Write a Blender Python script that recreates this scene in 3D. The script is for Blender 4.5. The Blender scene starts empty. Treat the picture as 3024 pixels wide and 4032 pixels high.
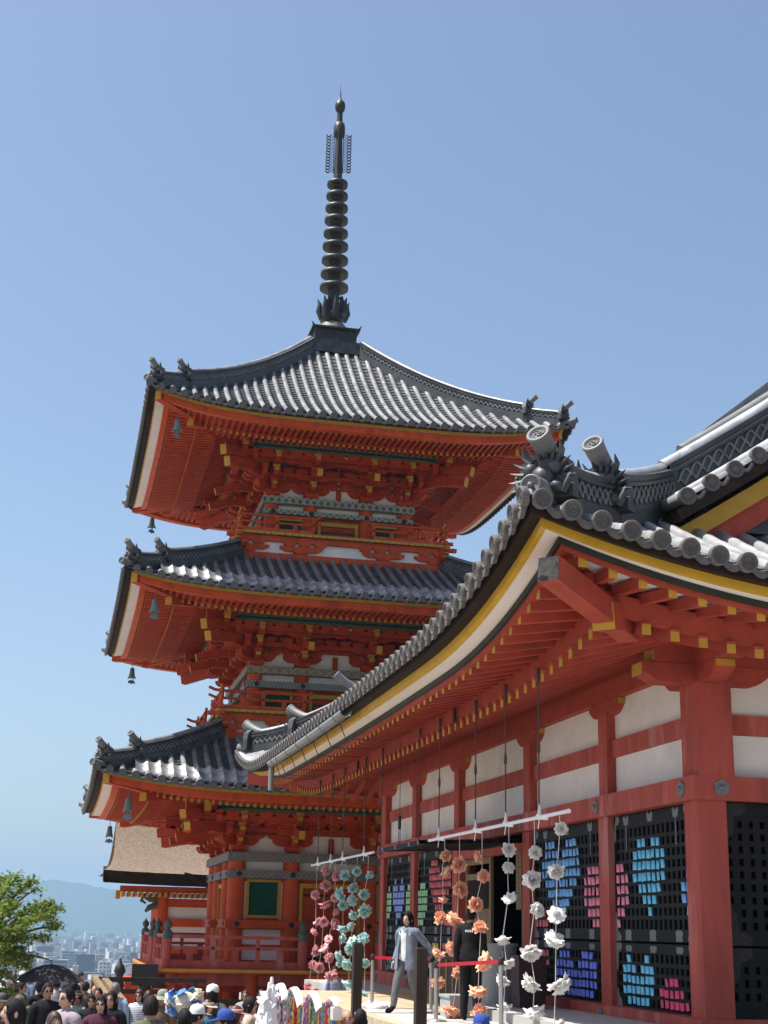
import bpy, math, random
from math import sin, cos, pi, sqrt, atan2
from mathutils import Vector, Matrix, Euler, noise
random.seed(11)
R = math.radians
sc = bpy.context.scene
col = sc.collection
rnd = random.Random(5)

# ------------------------------------------------------------------ camera
F, PITCH, ROLL, YAW = 5606.8, 0.284400764, 0.0224611182, 0.2162
_fw = Vector((0, cos(PITCH), sin(PITCH))); _up = Vector((0, -sin(PITCH), cos(PITCH))); _rt = Vector((1, 0, 0))
_r = _rt*cos(ROLL)+_up*sin(ROLL); _u = -_rt*sin(ROLL)+_up*cos(ROLL)
_Z = Matrix.Rotation(-YAW, 3, 'Z')
CR, CU, CF = _Z@_r, _Z@_u, _Z@_fw
def ray(x, y): return CF*F+CR*(x-1512)-CU*(y-2016)
def atX(x, y, X): d = ray(x, y); return d*(X/d.x)
def atY(x, y, Y): d = ray(x, y); return d*(Y/d.y)
def atZ(x, y, Z): d = ray(x, y); return d*(Z/d.z)
cam = bpy.data.cameras.new('camera'); co = bpy.data.objects.new('camera', cam); col.objects.link(co)
cam.sensor_fit = 'VERTICAL'; cam.sensor_height = 36; cam.sensor_width = 27; cam.lens = F/4032*36
cam.clip_start = .1; cam.clip_end = 60000
m = Matrix.Identity(4)
for i, v in enumerate((CR, CU, -CF)):
    for j in range(3): m[j][i] = v[j]
co.matrix_world = m
sc.camera = co

# ------------------------------------------------------------------ materials
def _n(nt, t, **kw):
    n = nt.nodes.new(t)
    for k, v in kw.items(): setattr(n, k, v)
    return n
def mat(name, c, rough=.65, spec=.3, ns=6., na=.15, bs=0., bd=.02, metal=0., c2=None, stretch=None, det=5., patch=None, trans=0.):
    """principled paint: base colour varied by object-space noise, optional second colour in patches, optional bump"""
    m = bpy.data.materials.new(name); m.use_nodes = True; nt = m.node_tree; L = nt.links
    b = nt.nodes['Principled BSDF']
    b.inputs['Roughness'].default_value = rough; b.inputs['Specular IOR Level'].default_value = spec; b.inputs['Metallic'].default_value = metal
    tc = _n(nt, 'ShaderNodeTexCoord'); mp = _n(nt, 'ShaderNodeMapping'); L.new(tc.outputs['Object'], mp.inputs[0])
    if stretch: mp.inputs['Scale'].default_value = stretch
    nz = _n(nt, 'ShaderNodeTexNoise'); nz.inputs['Scale'].default_value = ns; nz.inputs['Detail'].default_value = det; nz.inputs['Roughness'].default_value = .65
    L.new(mp.outputs[0], nz.inputs['Vector'])
    cr = _n(nt, 'ShaderNodeValToRGB'); L.new(nz.outputs['Fac'], cr.inputs[0])
    lo = [max(0, x*(1-na)) for x in c]; hi = [min(1, x*(1+na)) for x in c]
    cr.color_ramp.elements[0].position = .3; cr.color_ramp.elements[1].position = .7
    cr.color_ramp.elements[0].color = (*lo, 1); cr.color_ramp.elements[1].color = (*hi, 1)
    out = cr.outputs[0]
    if c2:
        n2 = _n(nt, 'ShaderNodeTexNoise'); n2.inputs['Scale'].default_value = (patch or (2., .5))[0]; n2.inputs['Detail'].default_value = 6
        L.new(mp.outputs[0], n2.inputs['Vector'])
        r2 = _n(nt, 'ShaderNodeValToRGB'); t = (patch or (2., .5))[1]
        r2.color_ramp.elements[0].position = t; r2.color_ramp.elements[1].position = min(1, t+.12)
        L.new(n2.outputs['Fac'], r2.inputs[0])
        mx = _n(nt, 'ShaderNodeMix', data_type='RGBA'); L.new(r2.outputs[0], mx.inputs[0]); L.new(out, mx.inputs[6]); mx.inputs[7].default_value = (*c2, 1)
        out = mx.outputs[2]
    L.new(out, b.inputs['Base Color'])
    if bs:
        nb = _n(nt, 'ShaderNodeTexNoise'); nb.inputs['Scale'].default_value = bs; nb.inputs['Detail'].default_value = 4
        L.new(mp.outputs[0], nb.inputs['Vector'])
        bu = _n(nt, 'ShaderNodeBump'); bu.inputs['Strength'].default_value = .6; bu.inputs['Distance'].default_value = bd
        L.new(nb.outputs['Fac'], bu.inputs['Height']); L.new(bu.outputs[0], b.inputs['Normal'])
    if trans:
        tr = _n(nt, 'ShaderNodeBsdfTranslucent'); L.new(out, tr.inputs[0]); ms = _n(nt, 'ShaderNodeMixShader'); ms.inputs[0].default_value = trans
        L.new(b.outputs[0], ms.inputs[1]); L.new(tr.outputs[0], ms.inputs[2]); L.new(ms.outputs[0], nt.nodes['Material Output'].inputs[0])
    return m
def pattern(name, base, line, dots, k, kind, rough=.6):
    """painted textile pattern on the beams: u runs along the beam, v is height"""
    m = bpy.data.materials.new(name); m.use_nodes = True; nt = m.node_tree; L = nt.links; b = nt.nodes['Principled BSDF']
    b.inputs['Roughness'].default_value = rough; b.inputs['Specular IOR Level'].default_value = .2
    tc = _n(nt, 'ShaderNodeTexCoord'); sp = _n(nt, 'ShaderNodeSeparateXYZ'); L.new(tc.outputs['Object'], sp.inputs[0])
    def M(op, a, c=None):
        n = _n(nt, 'ShaderNodeMath', operation=op)
        for i, v in enumerate((a, c)):
            if v is None: continue
            if isinstance(v, (int, float)): n.inputs[i].default_value = v
            else: L.new(v, n.inputs[i])
        return n.outputs[0]
    u = M('MULTIPLY', M('ADD', sp.outputs[0], sp.outputs[1]), k); v = M('MULTIPLY', sp.outputs[2], k)
    fu = M('ABSOLUTE', M('SUBTRACT', M('FRACT', u), .5)); fv = M('ABSOLUTE', M('SUBTRACT', M('FRACT', v), .5))
    if kind == 'circle':
        d = M('SQRT', M('ADD', M('MULTIPLY', fu, fu), M('MULTIPLY', fv, fv)))
        l1 = M('LESS_THAN', M('ABSOLUTE', M('SUBTRACT', d, .48)), .07)
        l2 = M('LESS_THAN', M('ABSOLUTE', M('SUBTRACT', M('ADD', fu, fv), .5)), .05)
        ln = M('MAXIMUM', l1, l2); dt = M('LESS_THAN', d, .16)
    elif kind == 'diamond':
        s = M('ADD', fu, fv); ln = M('LESS_THAN', M('ABSOLUTE', M('SUBTRACT', s, .5)), .055); dt = M('LESS_THAN', s, .22)
    else:
        w = M('FRACT', M('ADD', u, M('MULTIPLY', M('GREATER_THAN', M('FRACT', M('MULTIPLY', u, .5)), .5), v)))
        ln = M('LESS_THAN', M('ABSOLUTE', M('SUBTRACT', M('FRACT', M('ADD', M('MULTIPLY', u, 2.), v)), .5)), .16); dt = M('LESS_THAN', fu, .0)
    mx = _n(nt, 'ShaderNodeMix', data_type='RGBA'); L.new(dt, mx.inputs[0]); mx.inputs[6].default_value = (*base, 1); mx.inputs[7].default_value = (*dots, 1)
    m2 = _n(nt, 'ShaderNodeMix', data_type='RGBA'); L.new(ln, m2.inputs[0]); L.new(mx.outputs[2], m2.inputs[6]); m2.inputs[7].default_value = (*line, 1)
    nz = _n(nt, 'ShaderNodeTexNoise'); nz.inputs['Scale'].default_value = 5; L.new(tc.outputs['Object'], nz.inputs['Vector'])
    hs = _n(nt, 'ShaderNodeHueSaturation'); L.new(m2.outputs[2], hs.inputs['Color']); L.new(M('ADD', M('MULTIPLY', nz.outputs['Fac'], .6), .7), hs.inputs['Value'])
    L.new(hs.outputs[0], b.inputs['Base Color'])
    return m
def tile_mat(name, c, rough, spread, spec=.5, metal=0.):
    """smoked clay tile: each tile length a little different, streaks of lichen"""
    m = bpy.data.materials.new(name); m.use_nodes = True; nt = m.node_tree; L = nt.links; b = nt.nodes['Principled BSDF']
    b.inputs['Specular IOR Level'].default_value = spec; b.inputs['Metallic'].default_value = metal
    tc = _n(nt, 'ShaderNodeTexCoord')
    vo = _n(nt, 'ShaderNodeTexVoronoi'); vo.inputs['Scale'].default_value = 2.9; L.new(tc.outputs['Object'], vo.inputs['Vector'])
    sp = _n(nt, 'ShaderNodeSeparateColor'); L.new(vo.outputs['Color'], sp.inputs[0])
    nz = _n(nt, 'ShaderNodeTexNoise'); nz.inputs['Scale'].default_value = 7; nz.inputs['Detail'].default_value = 8; L.new(tc.outputs['Object'], nz.inputs['Vector'])
    ad = _n(nt, 'ShaderNodeMath', operation='ADD'); L.new(sp.outputs[0], ad.inputs[0]); L.new(nz.outputs['Fac'], ad.inputs[1])
    cr = _n(nt, 'ShaderNodeValToRGB'); mr = _n(nt, 'ShaderNodeMath', operation='MULTIPLY'); mr.inputs[1].default_value = .55; L.new(ad.outputs[0], mr.inputs[0]); L.new(mr.outputs[0], cr.inputs[0])
    cr.color_ramp.elements[0].position = .15; cr.color_ramp.elements[1].position = .85
    cr.color_ramp.elements[0].color = (*[x*(1-spread) for x in c], 1); cr.color_ramp.elements[1].color = (*[x*(1+spread) for x in c], 1)
    L.new(cr.outputs[0], b.inputs['Base Color'])
    rr = _n(nt, 'ShaderNodeMapRange'); L.new(nz.outputs['Fac'], rr.inputs[0]); rr.inputs[3].default_value = rough-.1; rr.inputs[4].default_value = rough+.12
    L.new(rr.outputs[0], b.inputs['Roughness'])
    bu = _n(nt, 'ShaderNodeBump'); bu.inputs['Strength'].default_value = .35; bu.inputs['Distance'].default_value = .01; L.new(nz.outputs['Fac'], bu.inputs['Height']); L.new(bu.outputs[0], b.inputs['Normal'])
    return m
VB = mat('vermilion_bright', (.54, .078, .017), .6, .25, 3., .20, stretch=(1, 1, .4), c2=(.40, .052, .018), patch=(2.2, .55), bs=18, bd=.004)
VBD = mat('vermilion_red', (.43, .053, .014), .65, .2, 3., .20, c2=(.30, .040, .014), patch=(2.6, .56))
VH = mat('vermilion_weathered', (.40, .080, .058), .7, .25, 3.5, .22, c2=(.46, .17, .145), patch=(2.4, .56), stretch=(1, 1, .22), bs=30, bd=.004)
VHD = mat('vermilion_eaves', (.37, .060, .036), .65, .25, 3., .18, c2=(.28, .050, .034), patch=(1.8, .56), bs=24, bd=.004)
PLA = mat('white_plaster', (.76, .74, .70), .85, .1, 1.6, .07, c2=(.66, .63, .58), patch=(1.1, .60), bs=12, bd=.004)
PLB = mat('peeling_white_paint', (.80, .74, .66), .8, .15, 3., .05, c2=(.45, .33, .26), patch=(3.2, .69), stretch=(1, .5, 1))
OCH = mat('ochre_paint', (.50, .29, .04), .6, .25, 4., .14)
OCB = mat('worn_ochre_board', (.60, .35, .03), .55, .3, 3., .12, c2=(.55, .42, .30), patch=(1.6, .64))
GRN = mat('green_window_slat', (.015, .10, .06), .6, .2, 8., .2)
GRD = mat('dark_green_board', (.02, .028, .022), .6, .3, 4., .2)
GBM = mat('pale_green_beam', (.07, .15, .10), .6, .2, 5., .2)
GWH = mat('pale_grey_green_paint', (.42, .50, .50), .7, .2, 3., .1)
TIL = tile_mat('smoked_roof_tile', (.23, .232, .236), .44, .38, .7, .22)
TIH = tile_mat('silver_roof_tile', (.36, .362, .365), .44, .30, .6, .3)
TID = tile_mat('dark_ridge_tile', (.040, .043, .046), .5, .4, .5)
TIG = tile_mat('aged_grey_tile', (.15, .152, .152), .5, .3)
TIE = mat('tile_end_face', (.12, .112, .105), .7, .3, 18, .25, bs=25, bd=.01)
BLK = mat('dark_underside', (.028, .018, .014), .8, .15, 4., .3, c2=(.12, .035, .015), patch=(1.2, .66))
BRZ = mat('dark_bronze', (.035, .036, .034), .5, .4, 6., .3, c2=(.10, .10, .085), patch=(3, .6), metal=.3)
BRG = mat('greened_bronze', (.14, .23, .24), .6, .4, 6., .2, metal=.2)
CAPG = mat('green_copper_cap', (.06, .10, .08), .6, .4, 6., .2)
IRN = mat('black_iron', (.022, .022, .024), .5, .4, 9, .3)
BRN = mat('pewter_fitting', (.16, .17, .175), .55, .4, 20, .3)
RST = mat('rusty_rod', (.07, .045, .035), .6, .4, 12, .3)
LAT = mat('black_lacquer_lattice', (.010, .010, .010), .6, .18, 6., .3)
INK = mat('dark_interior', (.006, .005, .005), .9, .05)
WDK = mat('dark_weathered_wood', (.045, .033, .026), .75, .2, 4., .3, stretch=(1, 1, .2), bs=20, bd=.004)
WDL = mat('bare_wood', (.24, .17, .10), .7, .2, 4., .2, stretch=(1, 1, .15))
DECK = mat('deck_edge_wood', (.42, .33, .20), .75, .15, 3., .2)
BARK = mat('cypress_bark_thatch', (.235, .18, .138), .95, .05, 14., .38, bs=40, bd=.06, c2=(.14, .105, .08), patch=(16, .54))
BAKD = mat('bark_eave_edge', (.034, .025, .02), .9, .1, 8., .3)
STN = mat('terrace_stone', (.42, .41, .39), .85, .15, 2., .1, bs=30, bd=.004)
SLB = mat('sunlit_floor_boards', (.46, .36, .24), .8, .15, 1.3, .15, c2=(.33, .22, .12), patch=(1.2, .6), stretch=(4, .5, 1))
KRB = mat('kerb_stone', (.46, .38, .26), .85, .1, 5., .2, bs=25, bd=.008)
GND = mat('trodden_ground', (.30, .27, .24), .9, .1, 1.2, .15, bs=20, bd=.01)
PVC = mat('white_pipe', (.80, .80, .80), .35, .4, 3, .03)
STR = mat('pale_string', (.62, .60, .57), .8, .1, 30, .2)
REDB = mat('red_belt', (.40, .008, .02), .5, .3, 8, .1)
STL = mat('steel_post', (.42, .40, .38), .35, .5, 10, .1, metal=.6)
GRY = mat('grey_plastic', (.36, .38, .37), .5, .4, 4, .08)
CLW = mat('white_cloth', (.80, .80, .78), .8, .1, 4, .05, bs=9, bd=.03)
PAPW = mat('white_paper', (.84, .82, .79), .8, .1, 20, .04, trans=.35, bs=30, bd=.004)
PAPP = mat('pink_paper', (.88, .50, .52), .75, .15, 20, .06, trans=.25)
PAPM = mat('mint_paper', (.56, .78, .76), .75, .15, 20, .06, trans=.25)
PAPO = mat('peach_paper', (.92, .55, .38), .75, .15, 20, .06, trans=.25)
PATC = pattern('circle_brocade', (.10, .16, .145), (.38, .36, .27), (.10, .10, .19), 4.0, 'circle')
PATD = pattern('diamond_brocade', (.22, .21, .16), (.42, .37, .24), (.04, .15, .11), 3.2, 'diamond')
PATK = pattern('key_fret_brocade', (.17, .20, .185), (.34, .35, .31), (.2, .2, .2), 4.4, 'key')
PATS = pattern('lozenge_brocade', (.17, .16, .15), (.29, .28, .24), (.10, .16, .17), 6.0, 'diamond')

# ------------------------------------------------------------------ mesh builder
class MB:
    def __init__(s): s.v = []; s.f = []; s.sm = []; s.mi = []; s.M = Matrix.Identity(4); s.k = 0; s.c = []
    def cut(s): s.c.append((len(s.v), len(s.f)))
    def build_each(s, name, mats, parent=None):
        """every piece closed by cut() becomes an object of its own"""
        v0 = f0 = 0; out = []
        for v1, f1 in s.c:
            if v1 > v0:
                b = MB(); b.v = s.v[v0:v1]; b.f = [tuple(i-v0 for i in f) for f in s.f[f0:f1]]; b.sm = s.sm[f0:f1]; b.mi = s.mi[f0:f1]; out.append(b.build(name, mats, parent))
            v0, f0 = v1, f1
        return out
    def add(s, vs, fs, smooth=False, k=None):
        o = len(s.v); M = s.M
        s.v += [tuple(M@Vector(p)) for p in vs]; s.f += [tuple(i+o for i in f) for f in fs]
        s.sm += [smooth]*len(fs); s.mi += [s.k if k is None else k]*len(fs)
    def box(s, c, d, rot=None, k=None):
        x, y, z = d[0]/2, d[1]/2, d[2]/2
        vs = [Vector((a*x, b*y, e*z)) for e in (-1, 1) for b in (-1, 1) for a in (-1, 1)]
        if rot is not None: vs = [rot@p for p in vs]
        vs = [p+Vector(c) for p in vs]
        s.add(vs, [(0, 2, 3, 1), (4, 5, 7, 6), (0, 1, 5, 4), (2, 6, 7, 3), (0, 4, 6, 2), (1, 3, 7, 5)], k=k)
    def bx(s, x0, x1, y0, y1, z0, z1, k=None): s.box(((x0+x1)/2, (y0+y1)/2, (z0+z1)/2), (abs(x1-x0), abs(y1-y0), abs(z1-z0)), k=k)
    def bar(s, a, b, w, h, k=None, up=(0, 0, 1)):
        a = Vector(a); b = Vector(b); d = (b-a); L = d.length; d.normalize(); sd = d.cross(Vector(up)); 
        if sd.length < 1e-4: sd = Vector((1, 0, 0))
        sd.normalize(); u = sd.cross(d)
        vs = [p+sd*(i*w/2)+u*(j*h/2) for p in (a, b) for j in (-1, 1) for i in (-1, 1)]
        s.add(vs, [(0, 2, 3, 1), (4, 5, 7, 6), (0, 1, 5, 4), (2, 6, 7, 3), (0, 4, 6, 2), (1, 3, 7, 5)], k=k)
    def taper(s, c, w0, d0, w1, d1, h, k=None):
        """block narrow at the foot (w0 x d0) and wide at the top (w1 x d1)"""
        x, y, z = c; vs = []
        for (w, d, zz) in ((w0, d0, z), (w1, d1, z+h*.45), (w1, d1, z+h)):
            vs += [(x-w/2, y-d/2, zz), (x+w/2, y-d/2, zz), (x+w/2, y+d/2, zz), (x-w/2, y+d/2, zz)]
        fs = [(3, 2, 1, 0), (8, 9, 10, 11)]
        for r in (0, 4):
            for i in range(4): j = (i+1) % 4; fs.append((r+i, r+j, r+4+j, r+4+i))
        s.add(vs, fs, k=k)
    def prism(s, poly, fr, depth, smooth=False, k=None):
        """poly in (u,v); fr=(origin,U,V); extruded along U x V by depth, centred"""
        o, U, V = [Vector(q) for q in fr]; N = U.cross(V).normalized()*depth/2; n = len(poly)
        vs = [o+U*a+V*b-N for a, b in poly]+[o+U*a+V*b+N for a, b in poly]
        fs = [tuple(range(n-1, -1, -1)), tuple(range(n, 2*n))]+[(i, (i+1) % n, n+(i+1) % n, n+i) for i in range(n)]
        s.add(vs, fs, smooth, k)
    def tube(s, path, r, n=8, caps=True, smooth=True, k=None, flat=1.):
        P = [Vector(p) for p in path]; m_ = len(P); rs = r if isinstance(r, (list, tuple)) else [r]*m_
        vs = []; a = None
        for i, p in enumerate(P):
            t = (P[min(i+1, m_-1)]-P[max(i-1, 0)]).normalized()
            if a is None:
                a = t.orthogonal().normalized()
            a = (a-t*a.dot(t)); 
            if a.length < 1e-5: a = t.orthogonal()
            a.normalize(); b = t.cross(a)
            vs += [p+(a*cos(2*pi*q/n)+b*sin(2*pi*q/n)*flat)*rs[i] for q in range(n)]
        fs = [(i*n+q, i*n+(q+1) % n, (i+1)*n+(q+1) % n, (i+1)*n+q) for i in range(m_-1) for q in range(n)]
        s.add(vs, fs, smooth, k)
        if caps: s.add(vs[:n], [tuple(range(n-1, -1, -1))], k=k); s.add(vs[-n:], [tuple(range(n))], k=k)
    def lathe(s, prof, c=(0, 0, 0), n=20, smooth=True, k=None, axis=None):
        vs = []; Q = Vector((0, 0, 1)).rotation_difference(Vector(axis)).to_matrix() if axis is not None else None
        for r, z in prof:
            for q in range(n):
                p = Vector((r*cos(2*pi*q/n), r*sin(2*pi*q/n), z))
                if Q: p = Q@p
                vs.append(p+Vector(c))
        fs = [(i*n+q, i*n+(q+1) % n, (i+1)*n+(q+1) % n, (i+1)*n+q) for i in range(len(prof)-1) for q in range(n)]
        s.add(vs, fs, smooth, k)
        s.add(vs[:n], [tuple(range(n-1, -1, -1))], k=k); s.add(vs[-n:], [tuple(range(n))], k=k)
    def ball(s, c, r, n=10, k=None):
        r = r if isinstance(r, (tuple, list)) else (r, r, r); m_ = max(4, n//2+1)
        vs = []
        for i in range(m_+1):
            th = pi*i/m_
            for q in range(n): vs.append((c[0]+r[0]*sin(th)*cos(2*pi*q/n), c[1]+r[1]*sin(th)*sin(2*pi*q/n), c[2]-r[2]*cos(th)))
        s.add(vs, [(i*n+q, i*n+(q+1) % n, (i+1)*n+(q+1) % n, (i+1)*n+q) for i in range(m_) for q in range(n)], True, k)
    def grid(s, fn, us, vs_, smooth=True, k=None):
        nu, nv = len(us), len(vs_)
        s.add([fn(a, b) for a in us for b in vs_], [(i*nv+j, (i+1)*nv+j, (i+1)*nv+j+1, i*nv+j+1) for i in range(nu-1) for j in range(nv-1)], smooth, k)
    def build(s, name, mats, parent=None, loc=None):
        if not isinstance(mats, (list, tuple)): mats = [mats]
        o0 = Vector(loc) if loc is not None else (ROOT(parent).location if parent else Vector((0, 0, 0)))
        me = bpy.data.meshes.new(name); me.from_pydata([(p[0]-o0.x, p[1]-o0.y, p[2]-o0.z) for p in s.v], [], s.f)
        me.polygons.foreach_set('use_smooth', s.sm); me.polygons.foreach_set('material_index', s.mi)
        for q in mats: me.materials.append(q)
        me.validate(); me.update()
        o = bpy.data.objects.new(name, me); col.objects.link(o)
        if parent: o.parent = parent
        elif loc is not None: o.location = loc
        return o
def ROOT(o):
    while o.parent: o = o.parent
    return o
def tag(o, label, cat, group=None, kind=None):
    if label: o['label'] = label
    if cat: o['category'] = cat
    if group: o['group'] = group
    if kind: o['kind'] = kind
    return o
def thing(name, loc, label, cat, group=None):
    o = bpy.data.objects.new(name, None); o.empty_display_size = .2; col.objects.link(o); o.location = loc
    return tag(o, label, cat, group)
def lin(a, b, n): return [a+(b-a)*i/(n-1) for i in range(n)]
HAZE = 1.7e-4; AIR = 1.0; DUST = 2.2; OZ = 1.6; SKYS = .11; SUNS = 5.0; EXPO = .68
# ------------------------------------------------------------------ tiled roofs
def roof_side(roll, pan, end, M, L, E, D, zf, p, rr, lim=None, d0=0., course=.24, double=False, fine=False, off=0., ends=True, seg=10):
    """one slope of a tiled roof. local frame: x along the eave, -y outwards, zf(x,d) height at d inwards from the tile edge"""
    lim = lim or (lambda d: L-d)
    for b in (roll, pan, end): b.M = M
    P = lambda x, d, dz=0.: (x, -E+d, zf(x, d)+dz)
    nk = int(L/p)+1
    ks = [k for k in range(-nk, nk+1)]
    # pans, course by course, each overlapping the next
    nc = max(2, int((D-d0)/course)); ds = lin(d0, D, nc+1)
    for j in range(nc):
        a, b = ds[j], ds[j+1]; la, lb = lim(a), lim(b)
        xs = [(k/2+off)*p for k in range(-2*nk-1, 2*nk+2) if abs((k/2+off)*p) < la]; xs = [-la]+xs+[la]
        row0 = []; row1 = []; row2 = []
        for x in xs:
            q = abs(((x/p-off)+.5) % 1-.5)*2  # 0 under a roll, 1 midway
            dip = -.045*q*rr/.09
            xb = max(-lb, min(lb, x)); xa = x
            row0.append(P(xa, a, dip-.012)); row1.append(P(xa, a, dip+.03)); row2.append(P(xb, b, dip*1.0-.012))
        n = len(xs); pan.add(row0+row1+row2, [(i, i+1, n+i+1, n+i) for i in range(n-1)]+[(n+i, n+i+1, 2*n+i+1, 2*n+i) for i in range(n-1)])
    for k in ks:
        x = (k+off)*p
        if abs(x) > lim(d0)-.02: continue
        de = D
        if lim(D) < abs(x):
            lo, hi = d0, D
            for _ in range(30):
                mid = (lo+hi)/2
                if lim(mid) > abs(x): lo = mid
                else: hi = mid
            de = lo
        s0 = d0-.06 if ends else d0
        parts = [(s0, de)]
        if double and de > 1.05: parts = [(s0, .34), (.98, de)]
        for (sa, sb) in parts:
            if sb-sa < .05: continue
            ns = max(2, int((sb-sa)/ (.33 if fine else .45))+1); vs = []; na = seg//2+1
            dl = lin(sa, sb, ns); rings = []
            for i, d in enumerate(dl):
                rings.append((d, rr))
                if 0 < i < ns-1: rings.append((d+.012, rr*.93))
            for d, r in rings:
                for q in range(na):
                    an = pi*q/(na-1); vs.append(P(x+r*cos(an), d, .01+r*sin(an)))
            nr = len(rings)
            roll.add(vs, [(i*na+q, (i+1)*na+q, (i+1)*na+q+1, i*na+q+1) for i in range(nr-1) for q in range(na-1)], True)
        if ends:
            c = Vector(P(x, s0, rr*.35)); ax = Vector((0, -1, -.12)); R1 = rr*1.28
            if fine:
                end.lathe([(R1, -.05), (R1*1.02, 0), (R1, .03), (R1*.80, .034), (R1*.76, .014), (R1*.5, .012), (R1*.47, .024), (R1*.42, .012), (.001, .012)], c, 26, True, 0, ax)
                for q in range(12):
                    an = 2*pi*q/12; end.ball(c+Vector((R1*.64*cos(an), -.018, R1*.64*sin(an)+.0)), R1*.055, 5, 0)
                for q in range(3):
                    pts = [c+Vector((R1*(.06+.3*t)*cos(2*pi*q/3+2.4*t), -.016, R1*(.06+.3*t)*sin(2*pi*q/3+2.4*t))) for t in lin(0, 1, 7)]
                    end.tube(pts, [R1*.09*(1-.8*t) for t in lin(0, 1, 7)], 5, True, True, 0)
            else:
                end.lathe([(R1, -.05), (R1, .02), (R1*.8, .022), (R1*.76, .008), (.001, .008)], c, 12, False, 0, ax)
        if ends and k < nk and abs(x+p) < L:
            # drop tile between two ends: a sagging crescent
            n = 8; top = []; bot = []; tb = []; bb = []
            for i in range(n+1):
                t = i/n; xx = x+rr*.7+(p-1.4*rr)*t; sag = -.055*(rr/.09)*sin(pi*t)
                top.append(P(xx, d0-.035, .02+sag)); bot.append(P(xx, d0-.035, -.035*(rr/.09)-.02+sag*1.25)); tb.append(P(xx, d0+.2, .03+sag)); bb.append(P(xx, d0+.02, -.035*(rr/.09)-.02+sag*1.25))
            end.add(top+bot+tb+bb, [(i, n+1+i, n+2+i, i+1) for i in range(n)]+[(i, i+1, 2*n+3+i, 2*n+2+i) for i in range(n)]+[(n+1+i, 3*n+3+i, 3*n+4+i, n+2+i) for i in range(n)])
        if double and de > 1.05 and abs(x+p) < lim(1.1):
            for (a, b, h0, h1) in ((.30, .70, .06, .12), (.60, 1.02, .10, .16)):
                n = 6; vs = []
                for d, h in ((a, h0), (b, h1)):
                    for i in range(n+1):
                        t = i/n; vs.append(P(x+p*t, d, h+rr*.62-.10*sin(pi*t)))
                for i in range(n+1):
                    t = i/n; vs.append(P(x+p*t, a, h0-.035+rr*.62-.10*sin(pi*t)))
                roll.add(vs, [(i, i+1, n+2+i, n+1+i) for i in range(n)]+[(2*n+2+i, 2*n+3+i, i+1, i) for i in range(n)], True)
def eave_bar(b, M, L, E, zc, dA, dB, zA, zB, n=48, k=None):
    """a board that follows the curve of the eave, mitred at both corners"""
    b.M = M; vs = []
    for i in range(n+1):
        t = -1+2*i/n; t = (abs(t)**.75)*(1 if t > 0 else -1)
        for d, z in ((dA, zA), (dB, zA), (dB, zB), (dA, zB)):
            x = (L-d)*t; vs.append((x, -E+d, zc(x/(L-d)*L)+z))
    b.add(vs, [(4*i+q, 4*i+(q+1) % 4, 4*i+4+(q+1) % 4, 4*i+4+q) for i in range(n) for q in range(4)]+[(3, 2, 1, 0), (4*n, 4*n+1, 4*n+2, 4*n+3)], k=k)
def rafters(b, cap, M, L, E, zc, d0, d1, z0, z1, w, h, p, fall=(1., 1.), hipoff=.1, cut=None):
    """row of rafters: outer end at d0 (bottom z0), inner end at d1 (bottom z1), painted end faces"""
    b.M = M; cap.M = M; n = int((L-d0-.12)/p)
    for k in range(-n, n+1):
        x = k*p; e1 = min(d1, L-abs(x)-hipoff)
        if e1-d0 < .08: continue
        t = (e1-d0)/(d1-d0); ri = zc(x/(L-d0)*L*1.0)-zc(0)
        za = zc(0)+z0+ri*fall[0]; zb = zc(0)+z0+(z1-z0)*t+ri*(fall[0]+(fall[1]-fall[0])*t)
        va, fa = len(b.v), len(b.f)
        b.bar((x, -E+d0, za+h/2), (x, -E+e1, zb+h/2), w, h)
        if cut is None: cap.box((x, -E+d0-.006, za+h/2), (w*.96, .01, h*.96))
        else: b.box((x, -E+d0-.006, za+h/2), (w*.96, .01, h*.96), k=1); RAFT.append((M@Vector((x, -E+d0, za)) if cut else Vector((999, 999, 999)), va, len(b.v), fa, len(b.f)))
def soffit(b, M, L, E, zc, d0, d1, z0, z1, fall=(1., 1.), n=36):
    b.M = M
    def fn(t, s):
        d = d0+(d1-d0)*s; x = (L-d)*t; ri = zc(t*(L-d)/(L-d0)*L)-zc(0)
        return (x, -E+d, zc(0)+z0+(z1-z0)*s+ri*(fall[0]+(fall[1]-fall[0])*s))
    b.grid(fn, lin(-1, 1, n+1), lin(0, 1, 5), False)
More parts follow.
